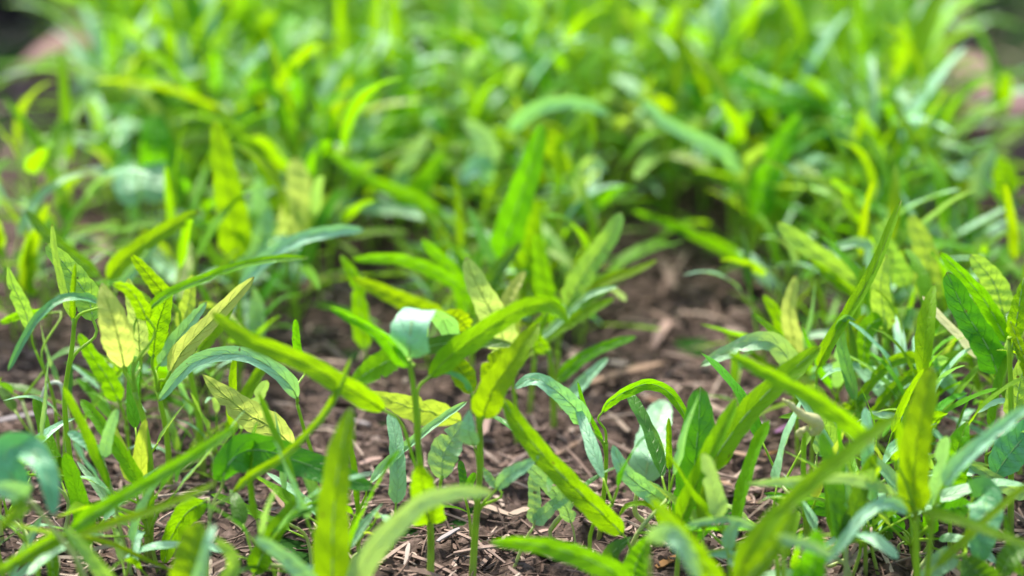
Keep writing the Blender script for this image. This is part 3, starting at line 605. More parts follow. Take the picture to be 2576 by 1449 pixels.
P('teal folded leaf hanging from a bent tip at right', (2160, 1210), [(2160, 1210, 0), (2160, 1100, 0), (2155, 1030, 0)], .9, leaves=[
  Lf([(2152, 1010, 0), (2140, 950, 0), (2120, 880, 0), (2112, 820, 0), (2130, 795, -.004), (2152, 806, -.008)], 36, 't', 'lance', (30, -20), cup=.5),
  Lf([(2165, 1030, .004), (2170, 1005, .004), (2192, 1000, .004)], 30, 'l', 'oval', 10, rib=False)])
P('mint leaf arching left with a pale underside, right', (2010, 1165), [(2010, 1165, 0), (2004, 1060, 0), (2000, 990, 0)], 1.0, leaves=[
  Lf([(1998, 958, 0), (1984, 905, -.004), (1950, 866, -.006), (1905, 858, -.008), (1835, 884, -.008), (1762, 921, -.008)], 58, 'm', 'lance', (10, -30), cup=.3),
  Lf([(2016, 912, .004), (1985, 876, .004), (1935, 822, .004), (1892, 786, .006)], 30, 'd', 'lance', 30, .95),
  Lf([(2030, 1010, -.006), (2050, 990, -.008), (2100, 1080, -.01)], 46, 'l', 'lance', 20, .9)])
P('pale yellow leaf standing upright behind the mint arch, right', (2002, 1080), [(2002, 1080, 0), (2002, 950, 0)], 1.2, leaves=[
  Lf([(2002, 912, 0), (1996, 850, 0), (1985, 780, 0), (2003, 692, .004)], 50, 'p', 'lance', 10),
  Lf([(2010, 930, .008), (1960, 800, .008), (1920, 740, .010)], 50, 'g', 'lance', 20)])
P('bundle of sprawling yellow-green leaves curving down left at right', (2335, 1150), [(2335, 1150, 0), (2338, 1040, 0), (2330, 930, 0)], 1.3, leaves=[
  Lf([(2318, 905, -.004), (2270, 900, -.010), (2215, 935, -.014), (2165, 1000, -.018), (2128, 1062, -.02)], 34, 'y', 'strap', (-10, 10), cup=.3),
  Lf([(2322, 940, -.008), (2280, 950, -.014), (2225, 1000, -.018), (2175, 1065, -.022)], 34, 'y', 'strap', (0, 10), .97, cup=.3),
  Lf([(2328, 980, -.010), (2290, 990, -.016), (2240, 1040, -.022), (2190, 1095, -.026)], 34, 'g', 'strap', (0, 20), .9, cup=.3),
  Lf([(2340, 930, 0), (2380, 960, -.006), (2430, 1010, -.010)], 46, 'm', 'lance', 20),
  Lf([(2336, 960, .004), (2400, 900, .006), (2450, 905, .006)], 50, 'g', 'lance', 20),
  Lf([(2326, 1010, 0), (2340, 1080, -.012), (2330, 1150, -.02)], 46, 'g', 'lance', 20, .8)])
P('slim green seedling hidden among stems, right middle', (2230, 1120), [(2230, 1120, 0), (2226, 960, 0), (2224, 850, 0)], 1.1, leaves=[
  Lf([(2218, 800, 0), (2180, 830, -.006), (2172, 930, -.012)], 50, 'g', 'lance', 10),
  Lf([(2230, 830, 0), (2215, 720, 0), (2230, 640, 0)], 60, 'l', 'lance', 10)])
P('wide pale leaf slanting behind the ribbon leaf, right', (2275, 1000), [(2275, 1000, 0), (2272, 880, 0), (2262, 820, 0)], 1.3, leaves=[
  Lf([(2250, 775, 0), (2170, 720, 0), (2070, 650, 0), (1955, 560, .004)], 64, 'l', 'strap', 10, cup=.2),
  Lf([(2264, 798, -.006), (2220, 772, -.008), (2140, 730, -.008), (2038, 650, -.006)], 38, 'g', 'lance', (30, 20)),
  Lf([(2240, 805, -.004), (2290, 798, -.010), (2322, 828, -.016), (2332, 890, -.018)], 56, 'm', 'lance', (-25, 10)),
  Lf([(2200, 622, .012), (2150, 610, .010), (2095, 632, .008), (2040, 685, .006)], 30, 'm', 'strap', (-30, 0)),
  Lf([(2280, 720, .014), (2240, 640, .016), (2200, 560, .020)], 62, 'l', 'lance', 10),
  Lf([(2340, 760, .014), (2330, 640, .016), (2290, 540, .020)], 76, 'l', 'lance', 10)])
P('dark green veined leaf with a blunt tip near the right edge', (2570, 1210), [(2570, 1210, 0), (2556, 1080, 0), (2534, 1010, 0)], 1.1, leaves=[
  Lf([(2510, 940, 0), (2484, 872, -.002), (2425, 778, -.002), (2382, 684, 0)], 84, 'd', 'strap', (5, 5), cup=.3),
  Lf([(2535, 862, .010), (2480, 760, .010), (2420, 690, .012), (2362, 632, .014)], 50, 'g', 'lance', 20, .98),
  Lf([(2524, 790, .018), (2500, 710, .020), (2442, 640, .022)], 72, 'l', 'lance', 5, .98),
  Lf([(2462, 902, .006), (2420, 850, .006), (2370, 800, .006), (2320, 744, .006)], 27, 'c', 'strap', 25, .9, rib=False)])
P('upright stem with a veined leaf cut by the right edge', (2548, 1330), [(2548, 1330, 0), (2543, 1010, 0), (2537, 855, 0)], 1.3, leaves=[
  Lf([(2600, 960, -.004), (2575, 895, -.004), (2542, 808, 0)], 36, 'g', 'lance', 10),
  Lf([(2545, 880, .004), (2560, 790, .004), (2575, 700, .008)], 46, 'g', 'oval', 10),
  Lf([(2552, 1060, .006), (2566, 960, .008), (2600, 860, .010)], 60, 'l', 'lance', 10, .7)])
P('yellow-green veined oval leaf in the lower right', (2392, 1400), [(2392, 1400, 0), (2390, 1320, 0), (2388, 1275, 0)], 1.0, leaves=[
  Lf([(2388, 1262, 0), (2392, 1200, 0), (2412, 1120, 0), (2434, 1060, .004)], 82, 'y', 'oval', 5, cup=.2),
  Lf([(2395, 1278, -.01), (2350, 1222, -.012), (2430, 1130, -.012), (2470, 1100, -.010)], 24, 'l', 'strap', 20)])
P('blurred mint and green leaf arching in from the right edge', (2330, 1600), [(2330, 1600, 0), (2335, 1420, 0), (2350, 1290, 0)], 1.2, leaves=[
  Lf([(2374, 1222, 0), (2410, 1172, -.004), (2480, 1110, -.006), (2590, 1022, -.006)], 52, 'm', 'strap', (30, 20), cup=.5)])
P('deep teal leaf with a pale midrib at the right edge', (2500, 1370), [(2500, 1370, 0), (2502, 1260, 0)], 1.1, leaves=[
  Lf([(2500, 1200, 0), (2530, 1155, 0), (2570, 1105, 0), (2630, 1040, 0)], 92, 't', 'oval', 5, cup=.2),
  Lf([(2590, 1248, -.008), (2530, 1222, -.010), (2480, 1190, -.008), (2438, 1168, -.004)], 44, 'm', 'lance', (30, 20)),
  Lf([(2500, 1290, .004), (2450, 1230, .006), (2420, 1180, .008)], 40, 'd', 'oval', 20)])
P('drooping blue-green leaf folded downward in the lower right', (2420, 1500), [(2420, 1500, 0), (2428, 1380, 0), (2440, 1290, 0)], 1.1, leaves=[
  Lf([(2450, 1255, 0), (2476, 1248, -.008), (2480, 1300, -.016), (2470, 1360, -.020), (2462, 1420, -.022)], 96, 't', 'lance', (0, 0), cup=.2),
  Lf([(2440, 1270, .006), (2390, 1280, .004), (2340, 1290, .002)], 76, 'd', 'oval', 40),
  Lf([(2410, 1400, -.012), (2360, 1420, -.014), (2300, 1520, -.02)], 60, 'm', 'lance', 0, .6)])
P('thin yellow ribbon leaf crossing the lower right corner', (2330, 1640), [(2330, 1640, 0), (2335, 1470, 0)], 1.0, leaves=[
  Lf([(2350, 1430, 0), (2420, 1365, 0), (2500, 1290, 0), (2600, 1205, 0)], 28, 'y', 'strap', 20)])
P('broad dark green leaves at the bottom right corner', (2520, 1600), [(2520, 1600, 0), (2522, 1500, 0)], 1.1, leaves=[
  Lf([(2500, 1480, 0), (2460, 1440, 0), (2420, 1400, .004)], 90, 'd', 'oval', 20),
  Lf([(2520, 1450, 0), (2545, 1400, 0), (2600, 1370, 0)], 66, 'd', 'oval', 30),
  Lf([(2570, 1450, .01), (2545, 1370, .01), (2530, 1290, .012)], 36, 'd', 'lance', 40)])
P('low pale stalks sprawling along the bottom right edge', (2290, 1375), [(2290, 1375, 0), (2230, 1378, -.006), (2150, 1400, -.012), (2085, 1428, -.018)], 1.2, pale=True, leaves=[
  Lf([(2270, 1372, 0), (2310, 1340, 0), (2340, 1310, 0)], 46, 'g', 'oval', 30, .1)])
# -- middle distance
G2 = 'seedlings in the middle of the bed'
def Q(*a, **k): P(*a, group=G2, **k)
Q('tall yellow-green leaf blade standing alone, upper left', (600, 890), [(600, 890, 0), (604, 780, 0), (598, 700, 0)], 1.5, leaves=[
  Lf([(594, 655, 0), (588, 560, 0), (566, 430, 0), (541, 303, .004)], 86, 'y', 'lance', 5, cup=.3),
  Lf([(610, 690, .01), (650, 620, .01), (680, 520, .012)], 60, 'm', 'lance', 20),
  Lf([(590, 700, .01), (540, 640, .01), (470, 560, .01)], 36, 'd', 'lance', 30)])
Q('seedling with a long mint leaf arching right, left of centre', (600, 985), [(600, 985, 0), (600, 860, 0), (602, 780, 0)], 1.4, leaves=[
  Lf([(604, 725, 0), (660, 660, 0), (740, 608, 0), (840, 582, 0), (918, 578, .002)], 44, 'm', 'strap', (30, 10), cup=.3),
  Lf([(640, 880, .004), (650, 800, .004), (640, 720, .004)], 50, 'm', 'oval', 20, .8)])
Q('blurred olive leaf upright, left of centre', (735, 800), [(735, 800, 0), (730, 690, 0)], 1.5, leaves=[
  Lf([(725, 620, 0), (740, 540, 0), (752, 470, 0), (742, 395, .004)], 84, 'p', 'strap', 5),
  Lf([(700, 640, .01), (660, 540, .01), (650, 440, .01)], 60, 'm', 'lance', 15),
  Lf([(770, 640, .01), (800, 540, .01), (860, 470, .01)], 36, 'l', 'lance', 20)])
Q('straight green leaf blade leaning left above the centre', (1255, 880), [(1255, 880, 0), (1258, 760, 0)], 1.5, leaves=[
  Lf([(1263, 660, 0), (1285, 570, 0), (1328, 440, 0), (1366, 308, .004)], 82, 'g', 'lance', 5, cup=.25),
  Lf([(1262, 690, .01), (1215, 600, .01), (1180, 520, .01)], 34, 't', 'lance', 30),
  Lf([(1300, 720, .01), (1340, 600, .01), (1340, 500, .01)], 66, 'y', 'lance', 10)])
Q('pale green leaf leaning right above the centre', (1400, 985), [(1400, 985, 0), (1404, 880, 0)], 1.5, leaves=[
  Lf([(1425, 775, 0), (1468, 690, 0), (1530, 600, 0), (1564, 535, .004)], 66, 'l', 'strap', 10, cup=.2),
  Lf([(1440, 768, .0), (1520, 710, 0), (1600, 680, 0), (1655, 654, 0)], 34, 'y', 'lance', 25),
  Lf([(1410, 820, .006), (1370, 720, .006), (1350, 580, .008)], 60, 'y', 'lance', 15),
  Lf([(1420, 800, -.006), (1450, 770, -.006), (1540, 720, -.006)], 34, 'g', 'strap', 25)])
Q('sharp-tipped thin leaf rising right behind the centre leaves', (1330, 1020), [(1330, 1020, 0), (1345, 900, 0)], 1.2, leaves=[
  Lf([(1350, 858, -.01), (1420, 800, -.01), (1480, 745, -.012), (1556, 721, -.014)], 24, 'm', 'strap', (30, 40), cup=.4, rib=False),
  Lf([(1340, 870, 0), (1400, 830, 0), (1470, 790, 0), (1548, 748, 0)], 36, 'y', 'lance', 20),
  Lf([(1300, 900, .004), (1290, 820, .004), (1300, 720, .006)], 50, 'l', 'lance', 20)])
Q('green seedling in the shade right behind the centre stems', (1395, 1075), [(1395, 1075, 0), (1390, 960, 0), (1380, 880, 0)], 1.5, leaves=[
  Lf([(1400, 960, 0), (1460, 905, 0), (1530, 870, 0), (1602, 846, 0)], 36, 'g', 'lance', 20),
  Lf([(1375, 890, 0), (1350, 840, 0), (1380, 780, 0)], 40, 'g', 'lance', 20),
  Lf([(1420, 1020, -.01), (1470, 960, -.01), (1530, 900, -.01)], 40, 'm', 'lance', 30, .5)])
Q('seedling with two level leaves pointing left above centre', (1185, 960), [(1185, 960, 0), (1185, 830, 0)], 1.5, leaves=[
  Lf([(1170, 728, 0), (1100, 684, 0), (1000, 650, 0), (884, 652, 0)], 42, 'g', 'lance', (30, 20)),
  Lf([(1120, 795, -.02), (1050, 772, -.02), (970, 735, -.02), (888, 700, -.02)], 54, 'y', 'lance', (15, 10), .9),
  Lf([(1180, 800, .01), (1150, 700, .01), (1060, 600, .01)], 50, 'g', 'lance', 15),
  Lf([(1200, 800, .01), (1240, 700, .01), (1310, 610, .01)], 50, 'd', 'lance', 15)])
Q('green leaf drooping straight down left of the centre plants', (925, 985), [(925, 985, 0), (922, 930, 0)], 1.1, leaves=[
  Lf([(918, 880, 0), (908, 800, 0), (898, 710, 0), (856, 640, .004)], 50, 'g', 'lance', (10, 30), cup=.2)])
Q('mint arched leaf above the centre, blurred', (1250, 700), [(1250, 700, 0), (1252, 500, 0), (1262, 400, 0)], 1.4, leaves=[
  Lf([(1278, 330, 0), (1335, 278, -.004), (1415, 256, -.008), (1485, 264, -.010), (1532, 288, -.012)], 44, 'm', 'strap', (-25, -20)),
  Lf([(1245, 420, 0), (1210, 340, 0), (1165, 300, 0)], 60, 'm', 'lance', (-20, 20)),
  Lf([(1240, 450, 0), (1200, 420, -.01), (1160, 460, -.015)], 60, 'm', 'oval', -20)])
Q('mint leaf arching down right, upper right of centre', (1890, 730), [(1890, 730, 0), (1886, 560, 0), (1872, 480, 0)], 1.5, leaves=[
  Lf([(1862, 440, 0), (1828, 386, -.004), (1750, 345, -.008), (1680, 310, -.010), (1614, 248, -.012)], 42, 'm', 'strap', (20, 0)),
  Lf([(1885, 662, .0), (1800, 612, 0), (1700, 568, 0), (1588, 528, 0)], 36, 'y', 'lance', (30, 20), .3),
  Lf([(1900, 560, 0), (1930, 450, 0), (1970, 360, 0), (2016, 284, 0)], 80, 'g', 'lance', 10),
  Lf([(1905, 600, 0), (1960, 520, 0), (1990, 430, 0)], 50, 'y', 'lance', 20)])
Q('bright yellow leaf tip beside the straight blade above centre', (1440, 720), [(1440, 720, 0), (1438, 560, 0)], 1.5, leaves=[
  Lf([(1425, 440, 0), (1400, 380, 0), (1378, 322, 0)], 54, 'y', 'strap', 10),
  Lf([(1440, 500, -.01), (1480, 405, -.02), (1530, 430, -.03)], 36, 'm', 'strap', -20),
  Lf([(1450, 540, 0), (1520, 500, 0), (1580, 470, 0)], 44, 'g', 'lance', 20)])
Q('whitish pale leaf slanting above the centre left', (1010, 700), [(1010, 700, 0), (1002, 560, 0)], 1.4, leaves=[
  Lf([(996, 474, 0), (1030, 405, 0), (1076, 332, 0)], 46, 'm', 'strap', 0, cup=.1),
  Lf([(1120, 548, -.02), (1050, 500, -.02), (930, 450, -.02), (815, 372, -.02)], 38, 'g', 'lance', (20, 20), .9),
  Lf([(1010, 540, 0), (1060, 470, 0), (1120, 380, 0)], 60, 'y', 'lance', 10)])
Q('pair of whitish sky-lit leaves at upper left', (372, 740), [(372, 740, 0), (370, 600, 0)], 1.4, leaves=[
  Lf([(345, 520, 0), (316, 470, .004), (336, 405, .024)], 62, 'm', 'oval', -10, cup=.1),
  Lf([(392, 512, 0), (388, 460, .006), (384, 380, .028)], 78, 'm', 'strap', 5, cup=.1),
  Lf([(395, 430, .02), (390, 360, .02), (380, 290, .03)], 88, 'g', 'lance', 0),
  Lf([(450, 520, .02), (440, 400, .02), (400, 280, .03)], 44, 'd', 'lance', 20)])
Q('mint leaf and green leaf standing together near the right edge', (2500, 730), [(2500, 730, 0), (2480, 600, 0)], 1.4, leaves=[
  Lf([(2460, 500, 0), (2470, 440, 0), (2502, 370, 0)], 54, 'm', 'strap', 20),
  Lf([(2520, 510, 0), (2530, 450, 0), (2510, 390, 0)], 66, 'g', 'oval', 10),
  Lf([(2440, 520, 0), (2380, 440, 0), (2300, 350, 0), (2250, 248, 0)], 34, 'd', 'lance', 20),
  Lf([(2440, 560, -.01), (2300, 570, -.02), (2200, 520, -.02), (2088, 478, -.02)], 26, 'm', 'strap', 25, .8)])

# ------------------------------------------------------------------ build them
def fork_geo(pj, pa, pb, width):
    """two-lobed seed leaf: two narrow lobes that grow out of one stalk"""
    out = []
    for tip, sgn in ((pa, 1), (pb, -1)):
        mid = pj.lerp(tip, 0.45)+(pj.lerp(pa, 0.45)+pj.lerp(pb, 0.45)-pj.lerp(pj, 0.45)*2)*0.10
        out.append([pj, mid, tip])
    return out
def build_plant(label, base, stem, r, pale, leaves, group, forks):
    g = ground_at(*base[:2]); Y = g.y; off = Vector((g.x, g.y, gz(g.x, g.y) if 0.4 < g.y < 1.9 else 0.0))
    root = empty('water_spinach_seedling', off); tag(root, label, 'seedling', group)
    S = [at(a, b, Y+d) for a, b, d in stem]
    S[0] = off-Vector((0, 0, 0.004))
    for s in S[1:]: s.z = max(s.z, 0.001)
    rm = r*0.001
    V, F = tube(S, rm*1.12, rm*0.72, 8, n=max(8, 5*len(S)))
    mat = M_STEMP if pale else M_STEM
    mesh_obj('stem', [v-off for v in V], F, mat, root)
    C = catmull(S, 60)
    for lf in leaves:
        pts = [at(a, b, Y+d) for a, b, d in lf['pts']]
        for q in pts: q.z = max(q.z, 0.0015)
        wd = lf['w']*depth(pts[len(pts)//2])/FPX
        o = add_leaf(root, off, pts, wd, lf['k'], lf['f'], lf['roll'], lf['cup'], lf['wav'], rib=lf['rib'], side=lf['side'])
        a = C[min(59, int(lf['a']*59))]; e = pts[0]
        if (a-e).length > 0.0012:
            t = (pts[1]-pts[0]).normalized(); k = (a-e).length
            sdir = (C[min(59, int(lf['a']*59)+1)]-C[max(0, int(lf['a']*59)-1)]).normalized()
            path = [a, a+sdir*k*0.22+(e-a)*0.22, e-t*k*0.22, e+t*0.0015]
            tv, tf = tube(path, rm*0.62, max(0.00035, min(rm*0.5, wd*0.06)), 6, n=12)
            mesh_obj('leaf_stalk', [v-off for v in tv], tf, mat, root)
    for (j, a, b, wpx, k) in forks:
        pj = at(j[0], j[1], Y); pa = at(a[0], a[1], Y+0.006); pb = at(b[0], b[1], Y-0.003)
        wd = wpx*depth(pj)/FPX
        for pts in fork_geo(pj, pa, pb, wd):
            add_leaf(root, off, pts, wd*0.85, k, 'strap', 0, 0.2, 0.03, name='seed_leaf', rib=False)
        tv, tf = tube([C[-1], C[-1].lerp(pj, .5), pj.lerp((pa+pb)/2, .12)], rm*0.7, rm*0.5, 6)
        mesh_obj('leaf_stalk', [v-off for v in tv], tf, mat, root)
    return root
BUILT = {a[0]: build_plant(*a) for a in LIST}
def bud():
    root = BUILT['square stem topped by a withered cream bud at right']; off = root.location.copy(); Y = off.y
    m = plain_mat('bud_cream', (0.50, 0.50, 0.26), 0.5, 0.5, 0.25, 160, trans=(0.6, 0.6, 0.25), bump=0.5)
    for pts, rad in (([(1971, 1004), (1992, 1022), (2016, 1042), (2040, 1054), (2058, 1066), (2052, 1082), (2034, 1090)], [3, 7, 9, 13, 17, 15, 7]),
                     ([(2036, 1078), (2020, 1082), (2010, 1088), (2014, 1100)], [8, 7, 9, 6])):
        k = depth(at(2020, 1060, Y))/FPX
        V, F = tube([at(a, b, Y-.003) for a, b in pts], 0, 0, 9, n=26, rl=[q*k for q in rad])
        V = [v+Vector((noise.noise(v*700), noise.noise(v*700+Vector((5, 0, 0))), noise.noise(v*700+Vector((0, 5, 0)))))*0.0007 for v in V]
        mesh_obj('withered_bud', [v-off for v in V], F, m, root)
bud()

# withered hooked stalk at left: bleached loop, brown hanging end
def withered():
    g = ground_at(158, 1180); Y = g.y; off = Vector((g.x, g.y, gz(g.x, g.y)))
    root = empty('withered_stalk', off); tag(root, 'bleached hooked stalk with a brown shrivelled hanging end, left', 'dead stalk')
    S = [off-Vector((0, 0, .003))]+[at(a, b, Y) for a, b in ((166, 1080), (162, 1006), (153, 968), (133, 962), (114, 978), (106, 1003))]
    V, F = tube(S, .0011, .0008, 7, n=36); mesh_obj('stem', [v-off for v in V], F, M_HOOK, root)
    S = [at(a, b, Y) for a, b in ((106, 1001), (108, 1040), (104, 1080), (106, 1110), (98, 1150))]
    V, F = tube(S, .0008, .0013, 6, n=24)
    V = [v+Vector((noise.noise(v*900), 0, 0))*0.0006 for v in V]
    mesh_obj('shrivelled_tip', [v-off for v in V], F, M_DRY, root)
withered()

# ------------------------------------------------------------------ seedlings further back
RR = random.Random(23)
def proto(i):
    root = empty('water_spinach_seedling', (0, 0, -5)); off = Vector((0, 0, 0))
    tall = i % 3 != 2
    h = RR.uniform(0.045, 0.075) if tall else RR.uniform(0.02, 0.04)
    ln = [RR.uniform(-.008, .008) for _ in range(4)]
    S = [Vector((0, 0, -.004)), Vector((ln[0]*.4, ln[1]*.4, h*.5)), Vector((ln[0], ln[1], h))]
    V, F = tube(S, .0016, .0011, 7, n=10); mesh_obj('stem', V, F, M_STEM, root)
    C = catmull(S, 30); nl = RR.choice([5, 6, 6, 7]); ang = RR.uniform(0, 6.28)
    for j in range(nl):
        ang += 2.4+RR.uniform(-.4, .4)
        st = C[int(29*(1.0-0.55*j/nl))] if j else C[-1]
        out = Vector((math.cos(ang), math.sin(ang), 0)); el = RR.uniform(0.2, 1.25) if j else RR.uniform(.9, 1.4)
        d = out*math.cos(el)+Vector((0, 0, 1))*math.sin(el)
        pl = RR.uniform(.012, .03); b = st+d*pl+Vector((0, 0, pl*.3))
        L = RR.uniform(.050, .085); droop = RR.choice([0.15, .4, .8, 1.2])
        pts = [b]; p = b.copy(); dd = d.copy()
        for q in range(4):
            p = p+dd*L/4; pts.append(p.copy()); dd = (dd+Vector((0, 0, -1))*droop*.28+out*.08).normalized()
        k = RR.choice('ggggyyyymmml') if j else RR.choice('gy')
        wd = L*RR.choice([.08, .10, .11, .12, .14, .16, .20])
        v = b+Vector((0, 0, 1))*.5+(-out)*.4
        add_leaf(root, off, pts, wd, k, RR.choice(['lance', 'lance', 'strap', 'oval']), (RR.uniform(-25, 25), RR.uniform(-25, 25)), RR.uniform(.1, .45), .05, view=v, rib=False, n=18, m=4)
        tv, tf = tube([st, st+d*pl*.4, b-dd*0, b+(pts[1]-b)*.06], .0008, .0005, 5, n=8); mesh_obj('leaf_stalk', tv, tf, M_STEM, root)
    return root
PROT = [proto(i) for i in range(18)]
KIDS = {p.name: [c for c in p.children] for p in PROT}
def blocked(px, py, x, y):
    """bare soil patches: no feet here"""
    if 1500 < px < 1780 and py > 590: return True
    if 850 < px < 1040 and py > 650: return True
    if 180 < px < 280 and 520 < py < 700: return True
    if px < 170: return py > 900
    if px > 2120: return py > 1330
    if px > 1900: return py > 940
    if 1800 <= px: return py > 700
    if 270 <= px < 430 and 720 < py < 960: return True
    if 290 <= px < 560: return py > 1190
    if 290 <= px < 640: return py > 1000
    if 640 <= px <= 850: return py > 880
    if 1080 <= px <= 1470: return py > 980
    return py > 700
def scatter(n, y0, y1, gap, xr=0.36, seed=23):
    rr = random.Random(seed); out = []; tries = 0
    while len(out) < n and tries < 90000:
        tries += 1
        y = rr.uniform(y0, y1); x = rr.uniform(-xr, xr)
        px, py = pix(Vector((x, y, 0)))
        if px < -60 or px > 2640 or blocked(px, py, x, y): continue
        if px < 130 and py < 600: continue
        if px < 230 and py < 330: continue
        if px < 80 and py < 760: continue
        if px > 2420 and py < 760: continue
        if 140 < px < 260 and 300 < py < 620: continue
        if x < -0.285 and 1.22 < y < 1.50: continue
        if x > 0.275 and 1.18 < y < 1.50: continue
        if noise.noise(Vector((x*9, y*9, 4.2))) < -0.33: continue
        if any((x-a)**2+(y-b)**2 < gap**2 for a, b in out): continue
        out.append((x, y))
    return out
CLEAR = [(480, 700, 600), (1180, 1440, 620), (260, 460, 560), (1860, 2080, 560), (960, 1180, 560), (2380, 2560, 600)]   # small ones in front of taller plants
spots = scatter(205, 0.72, 1.13, 0.0105)
ORD = ['first', 'second', 'third', 'fourth', 'fifth', 'sixth', 'seventh', 'eighth', 'ninth', 'tenth', 'eleventh', 'twelfth', 'thirteenth', 'fourteenth', 'fifteenth', 'sixteenth', 'seventeenth', 'eighteenth', 'nineteenth', 'twentieth']
TENS = {20: 'twenty', 30: 'thirty', 40: 'forty', 50: 'fifty', 60: 'sixty', 70: 'seventy'}
def ordinal(i):
    if i < 20: return ORD[i]
    n = i+1; return (TENS[n//10*10]+'-'+ORD[n % 10-1]) if n % 10 else {30: 'thirtieth', 40: 'fortieth', 50: 'fiftieth', 60: 'sixtieth', 70: 'seventieth'}[n]
spots.sort(key=lambda s: s[1])
bands = [('nearest blurred row behind the focused plants', 0.0, 0.87), ('second blurred row back', 0.87, 0.93), ('third blurred row back', 0.93, 0.98),
         ('fourth blurred row back', 0.98, 1.03), ('fifth blurred row back', 1.03, 1.08), ('sixth blurred row back', 1.08, 3)]
used = set(); nb = 0
for bi, (bn, y0, y1) in enumerate(bands):
    row = sorted([s for s in spots if y0 <= s[1] < y1], key=lambda s: pix(Vector((s[0], s[1], 0)))[0])
    for i, (x, y) in enumerate(row):
        src = PROT[nb % len(PROT)]; nb += 1
        if src.name not in used: used.add(src.name); c = src
        else:
            c = src.copy(); COL.objects.link(c)
            for ch in KIDS[src.name]:
                q = ch.copy(); COL.objects.link(q); q.parent = c
        s = RR.uniform(.68, .98)*min(1.0, max(.6, .75+(y-.85)*1.2))
        px, py = pix(Vector((x, y, 0)))
        if any(a < px < b and py > lim for a, b, lim in CLEAR): s *= .62
        c.location = (x, y, gz(x, y)); c.scale = (s, s, s*RR.uniform(.95, 1.1))
        c.rotation_euler = (RR.gauss(0, .08), RR.gauss(0, .08), RR.uniform(0, 6.28))
        tag(c, 'out-of-focus green seedling, %s from the left in the %s' % (ordinal(i), bn), 'seedling', 'blurred seedlings at the back of the bed')

# slim young seedlings tangled among the focused ones
def wisp(i):
    root = empty('water_spinach_seedling', (0, 0, -5)); off = Vector((0, 0, 0)); h = RR.uniform(.015, .035)
    S = [Vector((0, 0, -.004)), Vector((RR.uniform(-.006, .006), RR.uniform(-.006, .006), h*.6)), Vector((RR.uniform(-.01, .01), RR.uniform(-.01, .01), h))]
    V, F = tube(S, .0010, .0007, 6, n=10); mesh_obj('stem', V, F, RR.choice([M_STEM, M_STEM, M_STEMP]), root)
    ang = RR.uniform(0, 6.28)
    for j in range(RR.choice([2, 3, 3, 4])):
        ang += 2.1+RR.uniform(-.6, .6); out = Vector((math.cos(ang), math.sin(ang), 0)); el = RR.uniform(.45, 1.35)
        d = out*math.cos(el)+Vector((0, 0, 1))*math.sin(el); st = S[-1] if j < 2 else S[1]; pl = RR.uniform(.006, .02); b = st+d*pl
        L = RR.uniform(.022, .050); droop = RR.choice([.1, .3, .8, 1.3]); p = b.copy(); dd = d.copy(); pts = [b]
        for q in range(4):
            p = p+dd*L/4; pts.append(p.copy()); dd = (dd+Vector((RR.uniform(-.1, .1), RR.uniform(-.1, .1), -droop*.28))).normalized()
        add_leaf(root, off, pts, RR.uniform(.0035, .0085), RR.choice('ggyyymmld'), RR.choice(['strap', 'lance', 'point']), (RR.uniform(-40, 40), RR.uniform(-40, 40)), RR.uniform(.15, .5), .06, view=b+Vector((0, 0, .5))-out*.3, rib=False, n=18, m=4)
        tv, tf = tube([st, st+d*pl*.5, b+d*.001], .0006, .0004, 5, n=6); mesh_obj('leaf_stalk', tv, tf, M_STEM, root)
    return root
WISP = [wisp(i) for i in range(10)]
WK = {q.name: list(q.children) for q in WISP}
ZONES = [('lower right corner', 2100, 2560, 1120, 1520, 16), ('right below the tall ribbon leaf', 1900, 2450, 940, 1120, 10), ('bottom edge right of centre', 1400, 2050, 1400, 1560, 9),
         ('bottom edge left of centre', 560, 1040, 1400, 1560, 9), ('bottom left corner', 0, 420, 1340, 1560, 12), ('left side among the thin stems', 20, 560, 1060, 1260, 7)]
rr = random.Random(77); nw = 0; usedw = set()
for zn, xa, xb, ya, yb, cnt in ZONES:
    ps = sorted([(rr.uniform(xa, xb), rr.uniform(ya, yb)) for _ in range(cnt)])
    for i, (px, py) in enumerate(ps):
        g = ground_at(px, py); src = WISP[nw % len(WISP)]; nw += 1
        if src.name not in usedw: usedw.add(src.name); c = src
        else:
            c = src.copy(); COL.objects.link(c)
            for ch in WK[src.name]:
                q = ch.copy(); COL.objects.link(q); q.parent = c
        s_ = rr.uniform(.8, 1.15); c.location = (g.x, g.y, gz(g.x, g.y)); c.scale = (s_, s_, s_); c.rotation_euler = (rr.gauss(0, .15), rr.gauss(0, .15), rr.uniform(0, 6.28))
        tag(c, 'slim narrow-bladed seedling, %s from the left, %s' % (ordinal(i), zn), 'seedling', 'slim young seedlings among the focused plants')

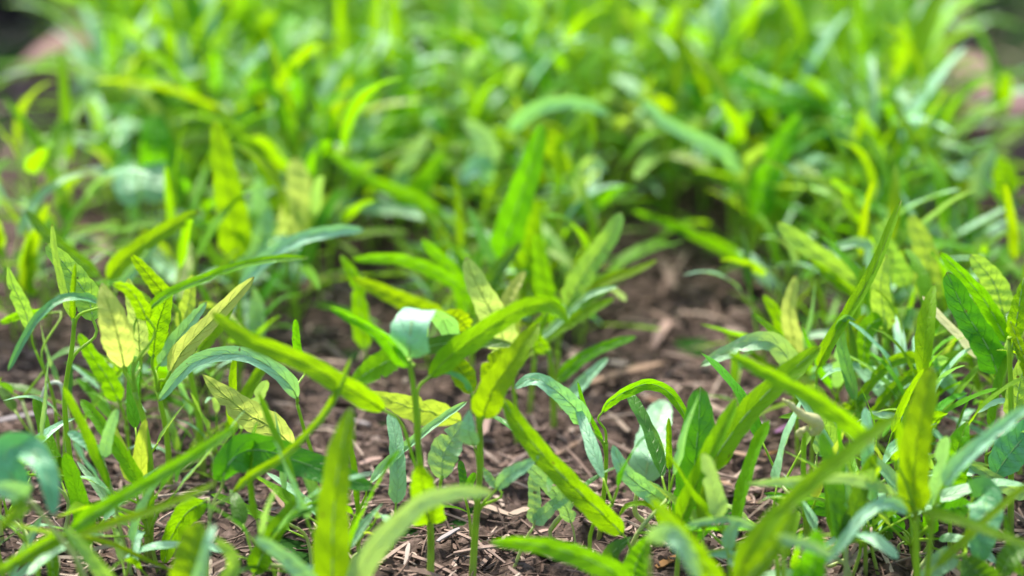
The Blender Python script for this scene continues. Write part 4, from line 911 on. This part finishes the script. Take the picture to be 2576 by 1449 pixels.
# the mass of seedlings beyond, where single plants melt together
def far_mass():
    pts = scatter(720, 1.13, 1.86, 0.0120, 0.42, 5)
    V = {}; F = {}; U = {}
    rr = random.Random(3)
    for (x, y) in pts:
        src = PROT[rr.randrange(len(PROT))]; s_ = rr.uniform(.68, 1.0)
        M = Matrix.Translation((x, y, gz(x, y) if y < 1.9 else 0)) @ Matrix.Rotation(rr.uniform(0, 6.28), 4, 'Z') @ Matrix.Scale(s_, 4)
        for ch in KIDS[src.name]:
            me = ch.data; mk = me.materials[0].name
            v = V.setdefault(mk, []); f = F.setdefault(mk, []); u = U.setdefault(mk, [])
            o = len(v); v += [M @ q.co for q in me.vertices]; f += [tuple(i+o for i in p.vertices) for p in me.polygons]
            uv = [(0.5, 0.5)]*len(me.vertices)
            if me.uv_layers:
                for lp in me.loops: uv[lp.vertex_index] = tuple(me.uv_layers[0].data[lp.index].uv)
            u += uv
    names = list(V); vv = []; ff = []; uu = []; mi = []
    for i, nme in enumerate(names):
        o = len(vv); vv += V[nme]; uu += U[nme]; ff += [tuple(q+o for q in p) for p in F[nme]]; mi += [i]*len(F[nme])
    o = mesh_obj('distant_seedlings', vv, ff, bpy.data.materials[names[0]], uvs=uu)
    for nme in names[1:]: o.data.materials.append(bpy.data.materials[nme])
    o.data.polygons.foreach_set('material_index', mi)
    tag(o, 'blurred mass of far seedlings filling the top of the picture', 'seedlings', kind='stuff')
far_mass()

# ------------------------------------------------------------------ what edges the bed
def brick(loc, size, rz, label):
    import bmesh
    bm = bmesh.new(); bmesh.ops.create_cube(bm, size=1.0)
    for v in bm.verts: v.co = Vector((v.co.x*size[0], v.co.y*size[1], v.co.z*size[2]))
    bmesh.ops.bevel(bm, geom=bm.edges[:], offset=0.004, segments=2, affect='EDGES')
    bmesh.ops.subdivide_edges(bm, edges=bm.edges[:], cuts=2, use_grid_fill=True)
    for v in bm.verts: v.co += Vector((noise.noise(v.co*60), noise.noise(v.co*60+Vector((7, 0, 0))), noise.noise(v.co*60+Vector((0, 9, 0)))))*0.0016
    me = bpy.data.meshes.new('brick'); bm.to_mesh(me); bm.free(); me.materials.append(M_BRICK)
    for p in me.polygons: p.use_smooth = True
    o = bpy.data.objects.new('brick', me); COL.objects.link(o); o.location = loc; o.rotation_euler = (0, 0, rz)
    tag(o, label, 'brick', 'pink bricks along the edges of the bed')
brick((0.296, 1.24, 0.016), (0.06, 0.15, 0.05), 0.12, 'blurred pink brick at the right edge of the bed, nearer one')
brick((0.312, 1.47, 0.014), (0.05, 0.10, 0.05), -0.08, 'blurred pink brick at the right edge of the bed, farther one')
brick((-0.298, 1.33, 0.018), (0.05, 0.15, 0.055), -0.1, 'blurred pink brick at the left edge of the bed')
def post():
    V = []; F = []; n = 14
    for j in range(9):
        z = -0.05+0.45*j/8
        for i in range(n):
            a = 2*math.pi*i/n; rr = 0.052*(1+0.05*noise.noise(Vector((math.cos(a)*2, math.sin(a)*2, z*6))))
            V.append(Vector((math.cos(a)*rr, math.sin(a)*rr, z)))
    for j in range(8):
        for i in range(n): F.append((j*n+i, j*n+(i+1) % n, (j+1)*n+(i+1) % n, (j+1)*n+i))
    F.append(tuple(8*n+i for i in range(n)))
    o = mesh_obj('timber_post', V, F, M_POST); q = at(-40, 100, 1.60); o.location = (q.x, 1.60, 0)
    tag(o, 'dark blurred timber post in the top left corner', 'post')
post()
